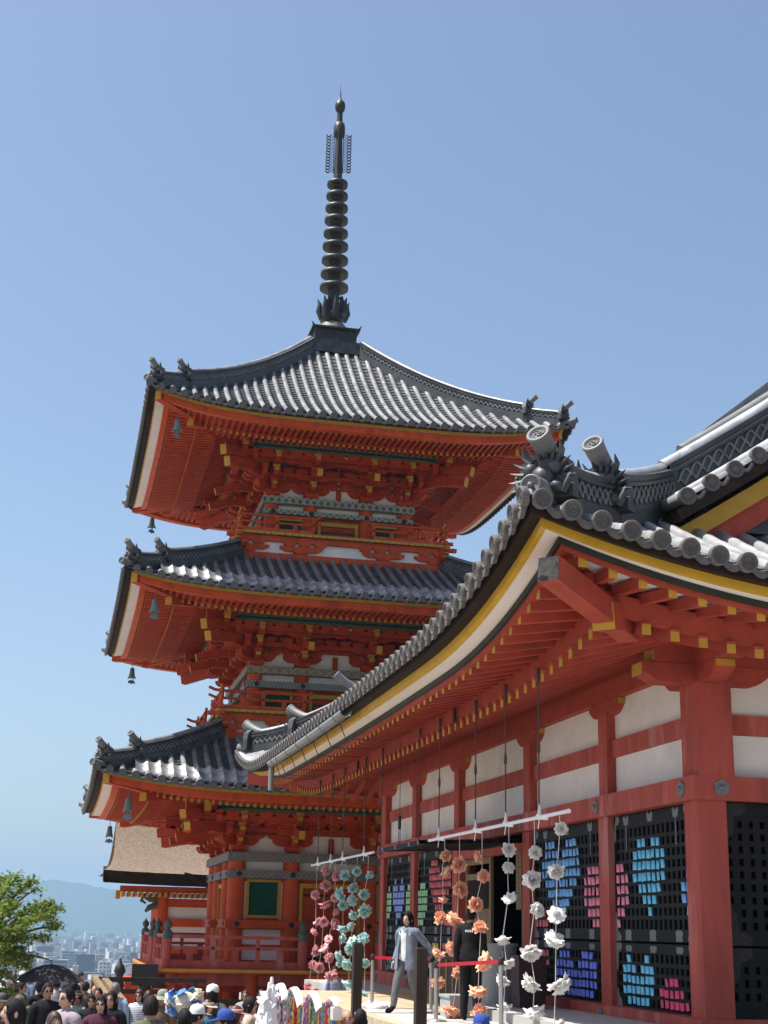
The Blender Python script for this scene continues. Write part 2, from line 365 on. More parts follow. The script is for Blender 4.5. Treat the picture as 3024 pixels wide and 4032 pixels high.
def hip_ridge(base, cap, path, w, h, rc, wave=0., orn=None):
    """a built-up ridge along a 3-d path: stacked tile body, side ornament, half-round cap"""
    P = [Vector(q) for q in path]; n = len(P); prof = [(-w/2-.03, -.25), (-w/2-.03, h*.16), (-w/2, h*.18), (-w/2, h*.62), (-w/2-.05, h*.64), (-w/2-.05, h*.72), (-w/2-.01, h*.74), (-w/2-.03, h*.84), (-w/2-.03, h*.9), (-rc, h*.92)]
    prof = prof+[(-a, z) for a, z in reversed(prof)]; k = len(prof); vs = []
    sd = []
    for i in range(n):
        t = P[min(i+1, n-1)]-P[max(i-1, 0)]; s_ = Vector((t.y, -t.x, 0)).normalized(); sd.append(s_)
        vs += [P[i]+s_*a+Vector((0, 0, z)) for a, z in prof]
    base.add(vs, [(i*k+q, i*k+(q+1) % k, (i+1)*k+(q+1) % k, (i+1)*k+q) for i in range(n-1) for q in range(k)]+[tuple(range(k-1, -1, -1)), tuple((n-1)*k+q for q in range(k))])
    cap.tube([p+Vector((0, 0, h*.9)) for p in P], rc, 12)
    if wave:
        # scalloped tiles set in two rows along both faces of the ridge
        Ls = [0.]
        for i in range(n-1): Ls.append(Ls[-1]+(P[i+1]-P[i]).length)
        def at_(s):
            for i in range(n-1):
                if s <= Ls[i+1]: t = (s-Ls[i])/(Ls[i+1]-Ls[i]); return P[i].lerp(P[i+1], t), sd[i]
            return P[-1], sd[-1]
        s = wave*.3
        while s < Ls[-1]-wave:
            for row, zz in enumerate((.22, .42)):
                for sgn in (-1, 1):
                    pts = []
                    for q in range(7):
                        t = q/6; c, s_ = at_(min(Ls[-1], s+wave*(t+.5*row))); pts.append(c+s_*sgn*(w/2+.012)+Vector((0, 0, h*zz+h*.19*sin(pi*t))))
                    base.tube(pts, wave*.10, 5, False, True, 1)
            s += wave
def ogre_tile(b, c, out, s):
    """demon-face end tile: shouldered slab with brows, horns, round boss and shaggy fringe"""
    out = Vector((out[0], out[1], 0)).normalized(); sd = Vector((-out.y, out.x, 0)); c = Vector(c); Z = Vector((0, 0, 1))
    poly = [(-.62, 0), (-.6, .45), (-.5, .8), (-.28, .95), (0, 1.02), (.28, .95), (.5, .8), (.6, .45), (.62, 0)]
    b.prism([(a*s, q*s) for a, q in poly], (c, sd, Z), .28*s)
    W = lambda a, o, z: c+sd*(a*s)+out*(o*s)+Z*(z*s)
    b.ball(W(0, .2, .42), (.26*s,)*3, 10)
    for g in (-1, 1):
        b.ball(W(g*.27, .2, .62), (.15*s,)*3, 8); b.ball(W(g*.3, .18, .22), (.2*s, .2*s, .14*s), 8)
        b.tube([W(g*.3, .12, .8), W(g*.42, .2, .98), W(g*.4, .26, 1.16)], [.09*s, .06*s, .01*s], 6)
        b.tube([W(g*.42, .2, .1), W(g*.55, .22, .3), W(g*.62, .15, .55)], [.1*s, .08*s, .03*s], 6)
    for q in range(14):
        an = pi*(-.1+1.2*q/13); r0 = .46; b.tube([W(r0*cos(an), .18, .42+r0*sin(an)), W((r0+.28)*cos(an), .26, .42+(r0+.25)*sin(an))], [.06*s, .008*s], 4)
def horn_tile(b, e, c, out, r, L, el, disc=True):
    """upturned cylinder (bird perch tile) with a crested disc on its face"""
    out = Vector((out[0], out[1], 0)).normalized(); c = Vector(c); pts = []; n = 7
    for i in range(n):
        t = i/(n-1); a = el*(.35+.65*t); pts.append(c if i == 0 else pts[-1]+(out*cos(a)+Vector((0, 0, sin(a))))*L/(n-1))
    b.tube(pts, [r*(.85+.2*i/(n-1)) for i in range(n)], 16)
    ax = (pts[-1]-pts[-2]).normalized()
    e.lathe([(r*1.04, -.02), (r*1.12, .0), (r*1.1, .03), (r*.82, .032), (r*.78, .008), (.001, .008)], pts[-1], 20, True, 0, ax)
    q0 = ax.orthogonal().normalized(); q1 = ax.cross(q0)
    for q in range(3):
        pp = [pts[-1]+ax*.016+(q0*cos(2*pi*q/3+2.6*t)+q1*sin(2*pi*q/3+2.6*t))*r*(.1+.5*t) for t in lin(0, 1, 8)]
        e.tube(pp, [r*.11*(1-.7*t) for t in lin(0, 1, 8)], 5)

# ------------------------------------------------------------------ PAGODA
PX, PY = 8.79, 50.
GP = -3.35
pag = thing('pagoda', (PX, PY, GP), 'vermilion three storey pagoda with grey tiled roofs and a ringed bronze spire', 'pagoda')
TP = Matrix.Translation((PX, PY, 0))
# the side faces a hair smaller, so that crossing timbers never share a plane
S4 = [TP@Matrix.Rotation(k*pi/2, 4, 'Z')@Matrix.Scale(1-.0016*(k % 2), 4)@Matrix.Translation((0, 0, .004*(k % 2))) for k in range(4)]
TIER = [dict(H=7.85, ze=3.93, zi=5.86, Hi=3.95, rise=.42, hb=3.05, dz=2.25, zp=3.52, deck=None, c=.15),
        dict(H=7.45, ze=10.02, zi=11.99, Hi=3.62, rise=.42, hb=2.72, dz=8.33, zp=9.72, deck=(4.05, 5.85, 6.72), c=.15),
        dict(H=7.10, ze=16.0, zi=20.85, Hi=.92, rise=.54, hb=2.38, dz=14.42, zp=15.86, deck=(3.71, 11.99, 12.84), c=.4)]
CB = .42  # inner columns at +-CB*hb
for ti, T in enumerate(TIER):
    H, D = T['H'], T['H']-T['Hi']; hb = T['hb']
    def zf(x, d, T=T, H=H, D=D):
        s = d/D; g = s*(1-T['c'])+T['c']*s*s*(1 if s > 0 else -1)
        h = max(.3, H-d); return T['ze']-.06+(T['zi']-T['ze'])*g+T['rise']*min(1.3, (abs(x)/h))**4*max(0, 1-s)**2
    zc = lambda x, T=T, H=H: T['ze']+T['rise']*min(1.05, abs(x)/H)**4
    roll, pan, end = MB(), MB(), MB()
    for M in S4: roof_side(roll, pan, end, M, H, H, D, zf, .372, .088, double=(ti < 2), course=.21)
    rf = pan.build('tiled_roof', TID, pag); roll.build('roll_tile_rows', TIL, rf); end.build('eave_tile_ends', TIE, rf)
    # hips
    for k in range(4):
        base, cap, og, ht = MB(), MB(), MB(), MB()
        for b in (base, cap, og, ht): b.M = TP@Matrix.Rotation(k*pi/2+pi/4, 4, 'Z')
        hp = lambda h: (0, -h*sqrt(2), zf(h, H-h))
        hin = T['Hi']+(.08 if ti == 2 else -.05)
        hip_ridge(base, cap, [(hp(h)[0], hp(h)[1], hp(h)[2]+.10) for h in lin(H-1.25, hin, 16)], .34, .46, .10, wave=.20)
        hip_ridge(base, cap, [(hp(h)[0], hp(h)[1], hp(h)[2]+.08) for h in lin(H-.28, H-1.3, 6)], .30, .34, .09, wave=.20)
        for (h, z, s_) in ((H-.26, .10, .48), (H-1.2, .16, .50)):
            c = hp(h); ogre_tile(og, (0, c[1], c[2]+z), (0, -1), s_); og.cut(); horn_tile(ht, ht, (0, c[1]+.12, c[2]+z+s_*.85), (0, -1), .095, .50, .62); ht.cut()
        c = hp(H-.1); ht.lathe([(.1, -.45), (.11, .04), (.085, .045), (.08, .02), (.001, .02)], (0, c[1]-.25, c[2]+.10), 12, False, 0, (0, -1, .12)); ht.cut()
        rg = base.build('hip_ridge', [TID, TIG], pag); cap.build('ridge_cap', TIL, rg); og.build_each('demon_tile', TID, rg); ht.build_each('perch_tile', TIG, rg)
    # eaves: dark tile bed, ochre edge, white underside, orange eave beam
    dk, oc, wh, kb, ra, rc, sf = MB(), MB(), MB(), MB(), MB(), MB(), MB()
    for k, M in enumerate(S4):
        eave_bar(dk, M, H, H, zc, .06, .40, -.13, -.01)
        eave_bar(oc, M, H, H, zc, .25, .285, -.22, -.125)
        if k % 2: eave_bar(wh, M, H, H, zc, .288, .66, -.235, -.14); eave_bar(kb, M, H, H, zc, .56, .74, -.37, -.21)
        else: eave_bar(wh, M, H, H, zc, .362, .66, -.225, -.16); eave_bar(kb, M, H, H, zc, .33, .60, -.43, -.221)
        zs = T['zp']-T['ze']
        rafters(ra, rc, M, H, H, zc, .80, 2.45, -.40, -.36, .085, .12, .212, (1, .55))
        rafters(ra, rc, M, H, H, zc, 1.72, H-hb, -.50, T['zp']+.70-T['ze'], .095, .13, .212, (.55, 0.))
        eave_bar(kb, M, H, H, lambda x, T=T, H=H: T['ze']+.55*T['rise']*min(1.05, abs(x)/H)**4, 1.74, 1.90, -.37, -.30)
        soffit(sf, M, H, H, zc, .62, 2.5, -.27, -.23, (1, .55)); soffit(sf, M, H, H, zc, 1.9, H-hb, -.36, T['zp']+.84-T['ze'], (.55, 0.))
    dk.build('tile_bed_edge', BLK, rf); oc.build('ochre_eave_edge', OCH, rf); wh.build('white_eave_board', PLA, rf); kb.build('eave_beam', VB, rf)
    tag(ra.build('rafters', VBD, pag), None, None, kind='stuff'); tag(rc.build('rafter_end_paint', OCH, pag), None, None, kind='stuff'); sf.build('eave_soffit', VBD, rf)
    # hip rafters with little copper lids
    for k in range(4):
        b, c, l = MB(), MB(), MB()
        for q in (b, c, l): q.M = TP@Matrix.Rotation(k*pi/2+pi/4, 4, 'Z')
        r2 = sqrt(2); z0 = T['ze']+T['rise']
        b.bar((0, -(H-.34)*r2, z0-.34), (0, -(H-2.2)*r2, z0-.55), .26, .30); b.bar((0, -(H-1.5)*r2, z0-.70), (0, -hb*r2, T['zp']+.7), .28, .34)
        c.box((0, -(H-.335)*r2, z0-.34), (.25, .012, .29)); c.box((0, -(H-1.49)*r2, z0-.70), (.27, .012, .33))
        l.box((0, -(H-.42)*r2, z0-.165), (.36, .6, .03))
        h_ = b.build('hip_rafter', VBD, pag); c.build('ochre_end_paint', OCH, h_); l.build('copper_lid', BLK, h_)
# brackets under each roof
def bracket_arm(b, o, U, half, h, dep, curve=.16):
    """boat-shaped arm: straight top, ends curving up from the soffit"""
    poly = [(-half, h), (-half, h*.62)]+[(-half+curve*t, h*.62*(1-sin(pi/2*t))) for t in (.25, .5, .75, 1.)]+[(half-curve*t, h*.62*(1-sin(pi/2*t))) for t in (1., .75, .5, .25)]+[(half, h*.62), (half, h)]
    b.prism(poly, (o, U, (0, 0, 1)), dep)
for ti, T in enumerate(TIER):
    hb, z0 = T['hb'], T['dz']; zt = T['zp']; hp = hb+1.22; n3 = (zt-z0-.30)/3
    bs, tails, bm, gp, pl = MB(), MB(), MB(), MB(), MB()   # bracket sets carry vermilion (0) and ochre (1)
    cols = [-hb, -CB*hb, CB*hb, hb]
    for ki, M in enumerate(S4):
        for q in (bs, tails, bm, gp, pl): q.M = M
        pl.bx(-hb-.1, hb+.1, -hb+.02, -hb+.12, z0, zt-.1); pl.cut()
        for step in range(4):
            y = -(hb+.405*step); wide = hb+.405*step
            if step == 0:
                for lv in range(5):
                    zz = z0+.58+.25*lv
                    if zz+.12 < zt-.1: bm.bx(-wide-.3, wide+.3, y-.08, y+.06, zz, zz+.115)
            elif step < 3: bm.bx(-wide-.35, wide+.35, y-.065, y+.065, z0+.30+n3*step, z0+.45+n3*step)
        # rows of bearing blocks on the beams between the columns, pale gaps of plaster between them
        nb = int(2*(hb+.3)/.46)
        for lv in range(5):
            zz = z0+.44+.25*lv
            if zz+.14 > zt-.1: break
            for q in range(nb+1):
                x = -hb-.3+q*2*(hb+.3)/nb
                if lv == 0 and min(abs(x-c_) for c_ in cols) > .78: continue
                bm.taper((x, -hb-.05, zz), .20, .14, .385, .2, .14)
        for yy, zz, wd_ in ((hb+.405, z0+.46+n3, .40), (hb+.81, zt-.40, .46), (hp, zt-.22, .46)):
            nb = int(2*(yy+.2)/.5)
            for q in range(nb+1): bm.taper((-yy-.2+q*2*(yy+.2)/nb, -yy, zz), wd_*.56, .18, wd_, .22, .16)
        bm.bx(-hp-.2, hp+.2, -hp-.08, -hp+.08, zt-.34, zt-.20)
        bm.bx(-hb-.5, hb+.5, -hp+.02, -hb, zt-.10, zt-.06)
        for xm in (-(1+CB)/2*hb, 0, (1+CB)/2*hb):      # strut and arm between the columns
            bm.bx(xm-.09, xm+.09, -hb-.04, -hb+.02, z0, z0+.5) if xm == 0 else None
            for g in (-.26, 0, .26):
                if xm == 0: pl.box((g, -hp-.05, zt-.22), (.10, .02, .16)); pl.cut()
        bm.bx(-hp-.62, -hp+.34, -hp-.11, -hp+.11, zt-.14, zt+.2); bm.bx(hp-.34, hp+.62, -hp-.11, -hp+.11, zt-.14, zt+.2)
        bm.box((-hp-.624, -hp, zt+.03), (.01, .21, .33), k=1); bm.box((hp+.624, -hp, zt+.03), (.01, .21, .33), k=1)
        bm.cut()
        for x in cols:
            bs.taper((x, -hb, z0), .34, .34, .52, .52, .26)
            for step in range(3):
                zz = z0+.22+n3*step; xx = x+(.0 if abs(x) < hb else (.405*step if x > 0 else -.405*step)); y = -(hb+.405*step)
                bracket_arm(bs, (xx, y, zz), (1, 0, 0), .66, .22, .17, .22)
                for dx in (-.53, 0, .53): bs.taper((xx+dx, y, zz+.21), .14, .15, .25, .23, .15)
                bracket_arm(bs, (x, -hb-.2*(step+1), zz), (0, 1, 0), .2*(step+1)+.25, .22, .17, .18)
                bs.box((x, -hb-.4*(step+1)-.262, zz+.16), (.165, .01, .11), k=1)
                bs.taper((x, -hb-.4*(step+1), zz+.21), .15, .15, .26, .26, .16)
                bs.taper((x, -hb-.4*(step+1)-.06, zz+.212), .14, .15, .23, .19, .145, k=1)
            bs.cut()
            if abs(x) < hb:
                tails.bar((x, -hb+.1, zt-.35), (x, -hb-1.86, z0+.50), .20, .27); tails.bar((x, -hb-1.86, z0+.50), (x, -hb-1.872, z0+.497), .19, .26, k=1); tails.cut()
        # round purlin painted green with a slim upper rail
        gp.tube([(-hp+.35, -hp, zt-.02), (hp-.35, -hp, zt-.02)], .10, 10); gp.bx(-hp+.3, hp-.3, -hp-.07, -hp+.07, zt+.085, zt+.19); gp.cut()
    for k in range(4):
        Mk = TP@Matrix.Rotation(k*pi/2+pi/4, 4, 'Z'); r2 = sqrt(2)
        for q in (bs, tails): q.M = Mk
        for step in range(3):
            zz = z0+.22+n3*step; out = .4*(step+1)*r2; bracket_arm(bs, (0, -hb*r2-out/2, zz), (0, 1, 0), out/2+.34, .24, .2, .2); bs.taper((0, -hb*r2-out, zz+.22), .18, .18, .32, .32, .18)
        bs.cut()
        for (dz, L_, zz) in ((0, 3.2, .62), (.42, 3.5, .98)):
            tails.bar((0, -hb*r2+.1, zt-.35+dz), (0, -hb*r2-L_*.8, z0+zz), .26, .34); tails.bar((0, -hb*r2-L_*.8, z0+zz), (0, -hb*r2-L_*.8-.012, z0+zz-.003), .25, .33, k=1); tails.cut()
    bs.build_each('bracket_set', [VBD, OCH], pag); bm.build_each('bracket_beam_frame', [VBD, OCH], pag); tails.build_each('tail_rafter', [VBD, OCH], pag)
    pl.build_each('plaster_panel', PLA, pag); gp.build_each('painted_purlin', GBM, pag)

# bodies
def hexplate(b, c, r, n_=(0, -1, 0), d=.02):
    n_ = Vector(n_); u = n_.orthogonal().normalized() if abs(n_.z) > .5 else Vector((n_.y, -n_.x, 0)).normalized(); v = Vector((0, 0, 1))
    b.prism([(r*cos(pi/6+q*pi/3+pi/3*0), r*sin(pi/6+q*pi/3)) for q in range(6)], (Vector(c)+n_*d/2, u, v), d); b.ball(Vector(c)+n_*d, r*.36, 8)
PAT = [(PATS, PATS), (PATD, PATK), (PATC, PATC)]
BOD = [(-1.27, 1.45, 1.70, 1.975, 2.25), (6.72, 7.63, 7.85, 8.10, 8.345), (12.84, 13.78, 13.95, 14.17, 14.42)]
for ti, (zd, l0, l1, u0, u1) in enumerate(BOD):
    hb = TIER[ti]['hb']; cl, wa, ub, lb, fx, wn, sl, ws, kn, dr = [MB() for _ in range(10)]
    for M in S4:
        for q in (cl, wa, ub, lb, fx, wn, sl, ws, kn, dr): q.M = M
        for x in [-hb, -CB*hb, CB*hb]: cl.tube([(x, -hb, zd-.1 if ti else GP), (x, -hb, u0)], .27 if ti == 0 else .25, 16); cl.cut()
        wa.bx(-hb, hb, -hb+.02, -hb+.14, zd-.1, u1); wa.cut()
        e = .33
        ub.bx(-hb-e, hb+e, -hb-e, -hb+.25, u0, u1); ub.cut(); lb.bx(-hb-e+.03, hb+e-.03, -hb-e+.03, -hb-.12, l0, l1); lb.cut()
        for xa_, xb_ in ((-hb+.24, -CB*hb-.2), (-CB*hb+.2, CB*hb-.2), (CB*hb+.2, hb-.24)): ws.bx(xa_, xb_, -hb+.008, -hb+.02, l1, u0); ws.cut()
        for x in [-hb, -CB*hb, CB*hb, hb]: hexplate(fx, (x*.985, -hb-e+.03, (l0+l1)/2), .095); fx.cut()
        for g in (-1, 1):        # window bays beside the door
            xa, xb = sorted((g*(CB*hb+.25), g*(hb-.25))); xm = (xa+xb)/2; wv = .46 if ti == 0 else .42
            zb_, zt_ = (.315, 1.34) if ti == 0 else (zd+.12, l0-.16)
            wn.bx(xm-wv-.09, xm-wv, -hb-.07, -hb+.02, zb_-.09, zt_+.09); wn.bx(xm+wv, xm+wv+.09, -hb-.07, -hb+.02, zb_-.09, zt_+.09)
            wn.bx(xm-wv, xm+wv, -hb-.068, -hb+.02, zt_, zt_+.088); wn.bx(xm-wv, xm+wv, -hb-.068, -hb+.02, zb_-.088, zb_); wn.cut()
            nv = 15
            for q in range(nv): sl.box((xm-wv+(q+.5)*2*wv/nv, -hb-.015, (zb_+zt_)/2), (2*wv/nv*.62, 2*wv/nv*.62, zt_-zb_), Matrix.Rotation(pi/4, 3, 'Z'))
            sl.bx(xm-wv, xm+wv, -hb+.012, -hb+.018, zb_, zt_); sl.cut()
            for xs in (xa+.02, xb-.12): ws.bx(xs, xs+.10, -hb-.01, -hb+.02, zb_-.12, zt_+.02); ws.cut()
            if ti == 0:
                for za, zb2 in ((-.58, -.12), (-1.05, -.66)): ws.bx(xa+.02, xb-.02, -hb+.005, -hb+.02, za, zb2); ws.cut()
        w = CB*hb-.27; zt_ = l0-.12
        for g in (-1, 1): dr.bx(g*w, g*(w-.12), -hb-.12, -hb+.02, zd, zt_, k=1)
        dr.bx(-w+.12, w-.12, -hb-.118, -hb+.02, zt_-.14, zt_-.002, k=1)
        dr.bx(-w+.12, -.012, -hb-.03, -hb+.02, zd, zt_-.14); dr.bx(.012, w-.12, -hb-.03, -hb+.02, zd, zt_-.14)
        for g in (-1, 1):
            for zz in (zd+.25, zt_-.4): dr.bx(g*.05, g*(w-.14), -hb-.036, -hb-.03, zz, zz+.08, k=2)
        dr.cut()
        if ti == 0:
            kn.bx(-hb-.34, -w, -hb-.34, -hb-.1, -.085, .16); kn.cut(); kn.bx(w, hb+.34, -hb-.34, -hb-.1, -.085, .16); kn.cut(); kn.bx(-hb-.3, hb+.3, -hb-.3, -hb-.1, -1.27, -1.08); kn.cut()
            for x in [-hb, -CB*hb, CB*hb, hb]: hexplate(fx, (x*.985, -hb-.34, .04), .095); fx.cut()
    wa.build_each('storey_wall', VB, pag); cl.build_each('column', VB, pag); ub.build_each('patterned_head_beam', PAT[ti][0], pag); lb.build_each('patterned_tie_beam', PAT[ti][1], pag); fx.build_each('nail_cover', IRN, pag)
    W_ = wn.build_each('window', OCH, pag)
    S_ = sl.build_each('green_slats', GRN, pag)
    for o, p_ in zip(S_, W_): o.parent = p_
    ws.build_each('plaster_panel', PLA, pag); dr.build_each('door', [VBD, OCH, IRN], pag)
    if ti == 0: kn.build_each('waist_beam', VB, pag)
# upper verandas: skirt, blocks, joist ends, railing
def rail_run(b, c, x0, x1, y, z, up, post=1.0, gap=None):
    """koran railing along x at height z: three rails, posts, upturned ends"""
    runs = [(x0, x1)] if not gap else [(x0, -gap), (gap, x1)]
    for a, d in runs:
        L_ = .42 if a == x0 else .25; R_ = .42 if d == x1 else .25
        b.bx(a-(.3 if a == x0 else 0), d+(.3 if d == x1 else 0), y-.06, y+.06, z+.02, z+.13)
        for zz, hh in ((.34, .045), (.58, .05)):
            if up: pts = [(a-L_, y, z+zz+.10), (a-L_*.5, y, z+zz+.02), (a, y, z+zz), (d, y, z+zz), (d+R_*.5, y, z+zz+.02), (d+R_, y, z+zz+.10)]
            else: pts = [(a, y, z+zz), (d, y, z+zz)]
            b.tube(pts, hh, 8)
        n = max(1, round((d-a)/post))
        for q in range(n+1):
            x = a+(d-a)*q/n
            if up or 0 < q < n: b.bx(x-.055, x+.055, y-.055, y+.055, z+.13, z+.60); b.taper((x, y, z+.44), .07, .07, .16, .14, .11); c.ball((x, y-.06, z+.34), (.045, .02, .045), 8)
            if q < n: xm = x+(d-a)/n/2; b.bx(xm-.07, xm+.07, y-.045, y+.045, z+.13, z+.33)
        b.cut(); c.cut()
for ti in (1, 2):
    H, zs, zd = TIER[ti]['deck']; sk, jo, rl, fx, pl, yc, dk = [MB() for _ in range(7)]
    for M in S4:
        for q in (sk, jo, rl, fx, pl, yc, dk): q.M = M
        h2 = H-.28
        pl.bx(-h2, h2, -h2, -h2+.1, zs, zd-.1); pl.cut()
        sk.bx(-h2-.12, h2+.12, -h2-.12, -h2+.02, zs-.28, zs+.15)
        cols = [-h2+.15, -CB*h2, CB*h2, h2-.15]
        for x in cols:
            sk.taper((x, -h2, zs+.15), .34, .3, .52, .36, .13)
            bracket_arm(sk, (x, -h2-.03, zs+.25), (1, 0, 0), .74, .17, .18, .24)
        n = int(2*h2/.50)
        for q in range(n+1):
            if min(abs(-h2+q*2*h2/n-x) for x in cols) < .85: sk.taper((-h2+q*2*h2/n, -h2-.05, zs+.42), .20, .16, .40, .2, .135)
        sk.bx(-h2-.25, h2+.25, -h2-.14, -h2, zs+.555, zd-.10)
        dk.bx(-H, H, -H, -h2+.3, zd-.05, zd)
        nj = int(2*H/.245)
        for q in range(nj+1):
            x = -H+.12+q*(2*H-.24)/nj; jo.box((x, -H-.003, zd-.055), (.215, .012, .095)); jo.cut()
        sk.bx(-H-.3, -H+.2, -H+.02, -H+.2, zd-.22, zd-.1); sk.bx(H-.2, H+.3, -H+.02, -H+.2, zd-.22, zd-.1)
        sk.cut(); dk.cut()
        rail_run(rl, fx, -H+.12, H-.12, -H+.12, zd, True, 1.15, CB*TIER[ti]['hb']+.05)
        for g in (-1, 1):
            x = g*(H-.12)
            for zz in (.1, .36, .60): yc.box((x, -H+.12, zd+zz), (.16, .16, .11))
            yc.tube([(x, -H+.12, zd+.62), (x, -H+.12, zd+.8)], [.05, .03], 8); yc.box((g*(H-.1), -H-.01, zd-.2), (.17, .05, .2)); yc.box((g*(H-.12), -h2-.16, zd-.45), (.15, .05, .15)); yc.cut()
    sk.build_each('veranda_skirt', VB, pag); pl.build_each('plaster_panel', PLA, pag); d_ = dk.build_each('veranda_floor', DECK, pag)[0]; tag(jo.build('joist_end_paint', OCH, pag), None, None, kind='stuff')
    r_ = rl.build_each('veranda_railing', VB, pag)
    for o, p_ in zip(fx.build_each('rail_bosses', IRN, pag), r_): o.parent = p_
    yc.build_each('ochre_corner_fitting', OCH, pag)
# ground storey veranda with green capped newels
H = 5.66; dk, ed, sp, rl, fx, nw, cp, st = [MB() for _ in range(8)]
for k, M in enumerate(S4):
    for q in (dk, ed, sp, rl, fx, nw, cp, st): q.M = M
    dk.bx(-H, H, -H, -3.3, -1.40, -1.27); ed.bx(-H-.01, H+.01, -H-.02, -H, -1.36, -1.275)
    rl.bx(-H+.1, H-.1, -H+.35, -H+.5, -1.75, -1.42); rl.cut(); fx.cut()
    for x in (-H+.55, -2.7, -.9, .9, 2.7): sp.tube([(x, -H+.45, GP), (x, -H+.45, -1.41)], .2, 14); sp.cut()
    sp.bx(-H+.3, H-.3, -H+.9, -H+1.0, -1.95, -1.42); sp.cut()
    sp.ball((-H-.05, -H+.55, -1.55), (.30, .17, .19), 12); sp.cut(); st.box((-H+.18, -H+.42, -1.68), (.42, .42, .30)); st.cut()
    y = -H+.36
    for a, b in ((-H+.36, -1.2), (1.2, H-.36)):
        rl.bx(a, b, y-.07, y+.07, -1.27, -1.06)
        for zz, hh in ((-.68, .045), (-.36, .05)): rl.bx(a, b, y-.05, y+.05, zz-hh, zz+hh)
        n = 3
        for q in range(1, n): x = a+(b-a)*q/n; rl.bx(x-.06, x+.06, y-.06, y+.06, -1.06, -.42); fx.ball((x, y-.06, -.68), (.05, .03, .05), 8)
        for q in range(n): xm = a+(b-a)*(q+.5)/n; rl.bx(xm-.1, xm+.1, y-.04, y+.04, -1.06, -.72)
        rl.cut(); fx.cut()
        for x in (a, b):
            if x == b and a > 0: continue
            nw.tube([(x, y, -1.27), (x, y, -.40)], .135, 14); nw.cut()
            cp.lathe([(.14, -.24), (.15, -.22), (.14, -.04), (.12, .0), (.075, .02), (.07, .05), (.1, .09), (.125, .16), (.12, .21), (.09, .26), (.05, .29), (.012, .37), (.001, .40)], (x, y, -.20), 14); cp.cut()
    for q in range(5): dk.bx(-1.1, 1.1, -H-.3*(q+1), -H-.3*q, GP, -1.4-.33*(q))
    dk.cut(); ed.cut(); rl.cut(); fx.cut()
dk.build_each('ground_veranda', VB, pag); ed.build_each('deck_edge', OCH, pag); sp.build_each('veranda_post', VB, pag); st.build_each('iron_post_cap', IRN, pag)
r_ = rl.build_each('veranda_railing', VH, pag)
rr2_ = [o for o in r_ if len(o.data.vertices) > 30]
for o, p_ in zip(fx.build_each('rail_bosses', IRN, pag), rr2_): o.parent = p_
for o, p_ in zip(cp.build_each('newel_cap', CAPG, pag), nw.build_each('newel_post', VH, pag)): o.parent = p_
# spire
zr = 20.85; sb, do, lo, po = MB(), MB(), MB(), MB()
for q in (sb, do, lo, po): q.M = TP
for (w, z0, z1) in ((1.12, zr-.15, zr+.05), (1.08, zr+.05, zr+.13), (1.03, zr+.13, zr+.22), (.99, zr+.22, zr+.30), (.95, zr+.30, zr+.40)): sb.bx(-w, w, -w, w, z0, z1)
rb = MB(); rb.M = TP
rb.bx(-.80, .80, -.80, .80, zr+.40, zr+.93); rb.bx(-.92, .92, -.92, .92, zr+.93, zr+1.0)
for a in (-1, 1):
    for b_ in (-1, 1): rb.tube([(a*.86, b_*.86, zr+.98), (a*.96, b_*.96, zr+1.1)], [.06, .01], 5)
st_ = sb.build('spire_base_tiles', TID, pag); rb.build('spire_dew_basin', BRZ, pag)
z1 = zr+1.0
do.lathe([(.60, z1), (.60, z1+.1), (.57, z1+.25), (.46, z1+.42), (.25, z1+.52), (.2, z1+.6)], n=24); do.build('spire_dome', mat('pale_bronze', (.15, .145, .12), .55, .4, 5, .25), pag)
z2 = z1+.5
lo.lathe([(.22, z2), (.42, z2+.12), (.5, z2+.3), (.38, z2+.42), (.2, z2+.5), (.2, z2+1.05)], n=20)
for q in range(8):
    a = 2*pi*q/8; u = Vector((cos(a), sin(a), 0)); w_ = Vector((-sin(a), cos(a), 0))
    lo.tube([u*.42+Vector((0, 0, z2+.15)), u*.56+Vector((0, 0, z2+.45)), u*.54+Vector((0, 0, z2+.75)), u*.62+Vector((0, 0, z2+.95))], [.13, .12, .08, .015], 6)
    if q % 2: lo.tube([u*.3+Vector((0, 0, z2+.4)), u*.42+Vector((0, 0, z2+.75)), u*.36+Vector((0, 0, z2+1.02)), u*.26+Vector((0, 0, z2+.98))], [.10, .10, .08, .05], 6)
lo.build('lotus_petals', BRZ, pag)
po.tube([(0, 0, z2+.3), (0, 0, 29.0), (0, 0, 32.0)], [.23, .17, .10], 14)
po.lathe([(.09, 30.40), (.2, 30.48), (.235, 30.68), (.235, 30.88), (.2, 31.07), (.11, 31.15)], n=18); po.lathe([(.08, 31.62), (.18, 31.68), (.215, 31.88), (.18, 32.06), (.08, 32.15), (.035, 32.3), (.015, 32.6), (.002, 32.9)], n=18)
po.build('spire_pole', BRZ, pag)
ys = [726, 773, 821, 869, 921, 972, 1027, 1081, 1135]; ws = [155, 162, 168, 175, 182, 190, 196, 203, 210]
for i in range(9):
    z = atY(1322, ys[i], PY).z; r = ws[i]*.00264; b = MB(); b.M = TP; h = .078
    b.lathe([(r*.93, z-h), (r, z-h), (r*1.01, z), (r, z+h*.9), (r*.93, z+h*.9), (r*.90, z)], n=28)
    b.lathe([(.24, z-.2), (.26, z), (.24, z+.2)], n=12)
    for q in range(4):
        a = pi/4+YAW+2*pi*q/4; u = Vector((cos(a), sin(a), 0)); b.bar(u*.22+Vector((0, 0, z)), u*r*.95+Vector((0, 0, z)), .035, .07)
    b.build('spire_ring', BRZ, pag)
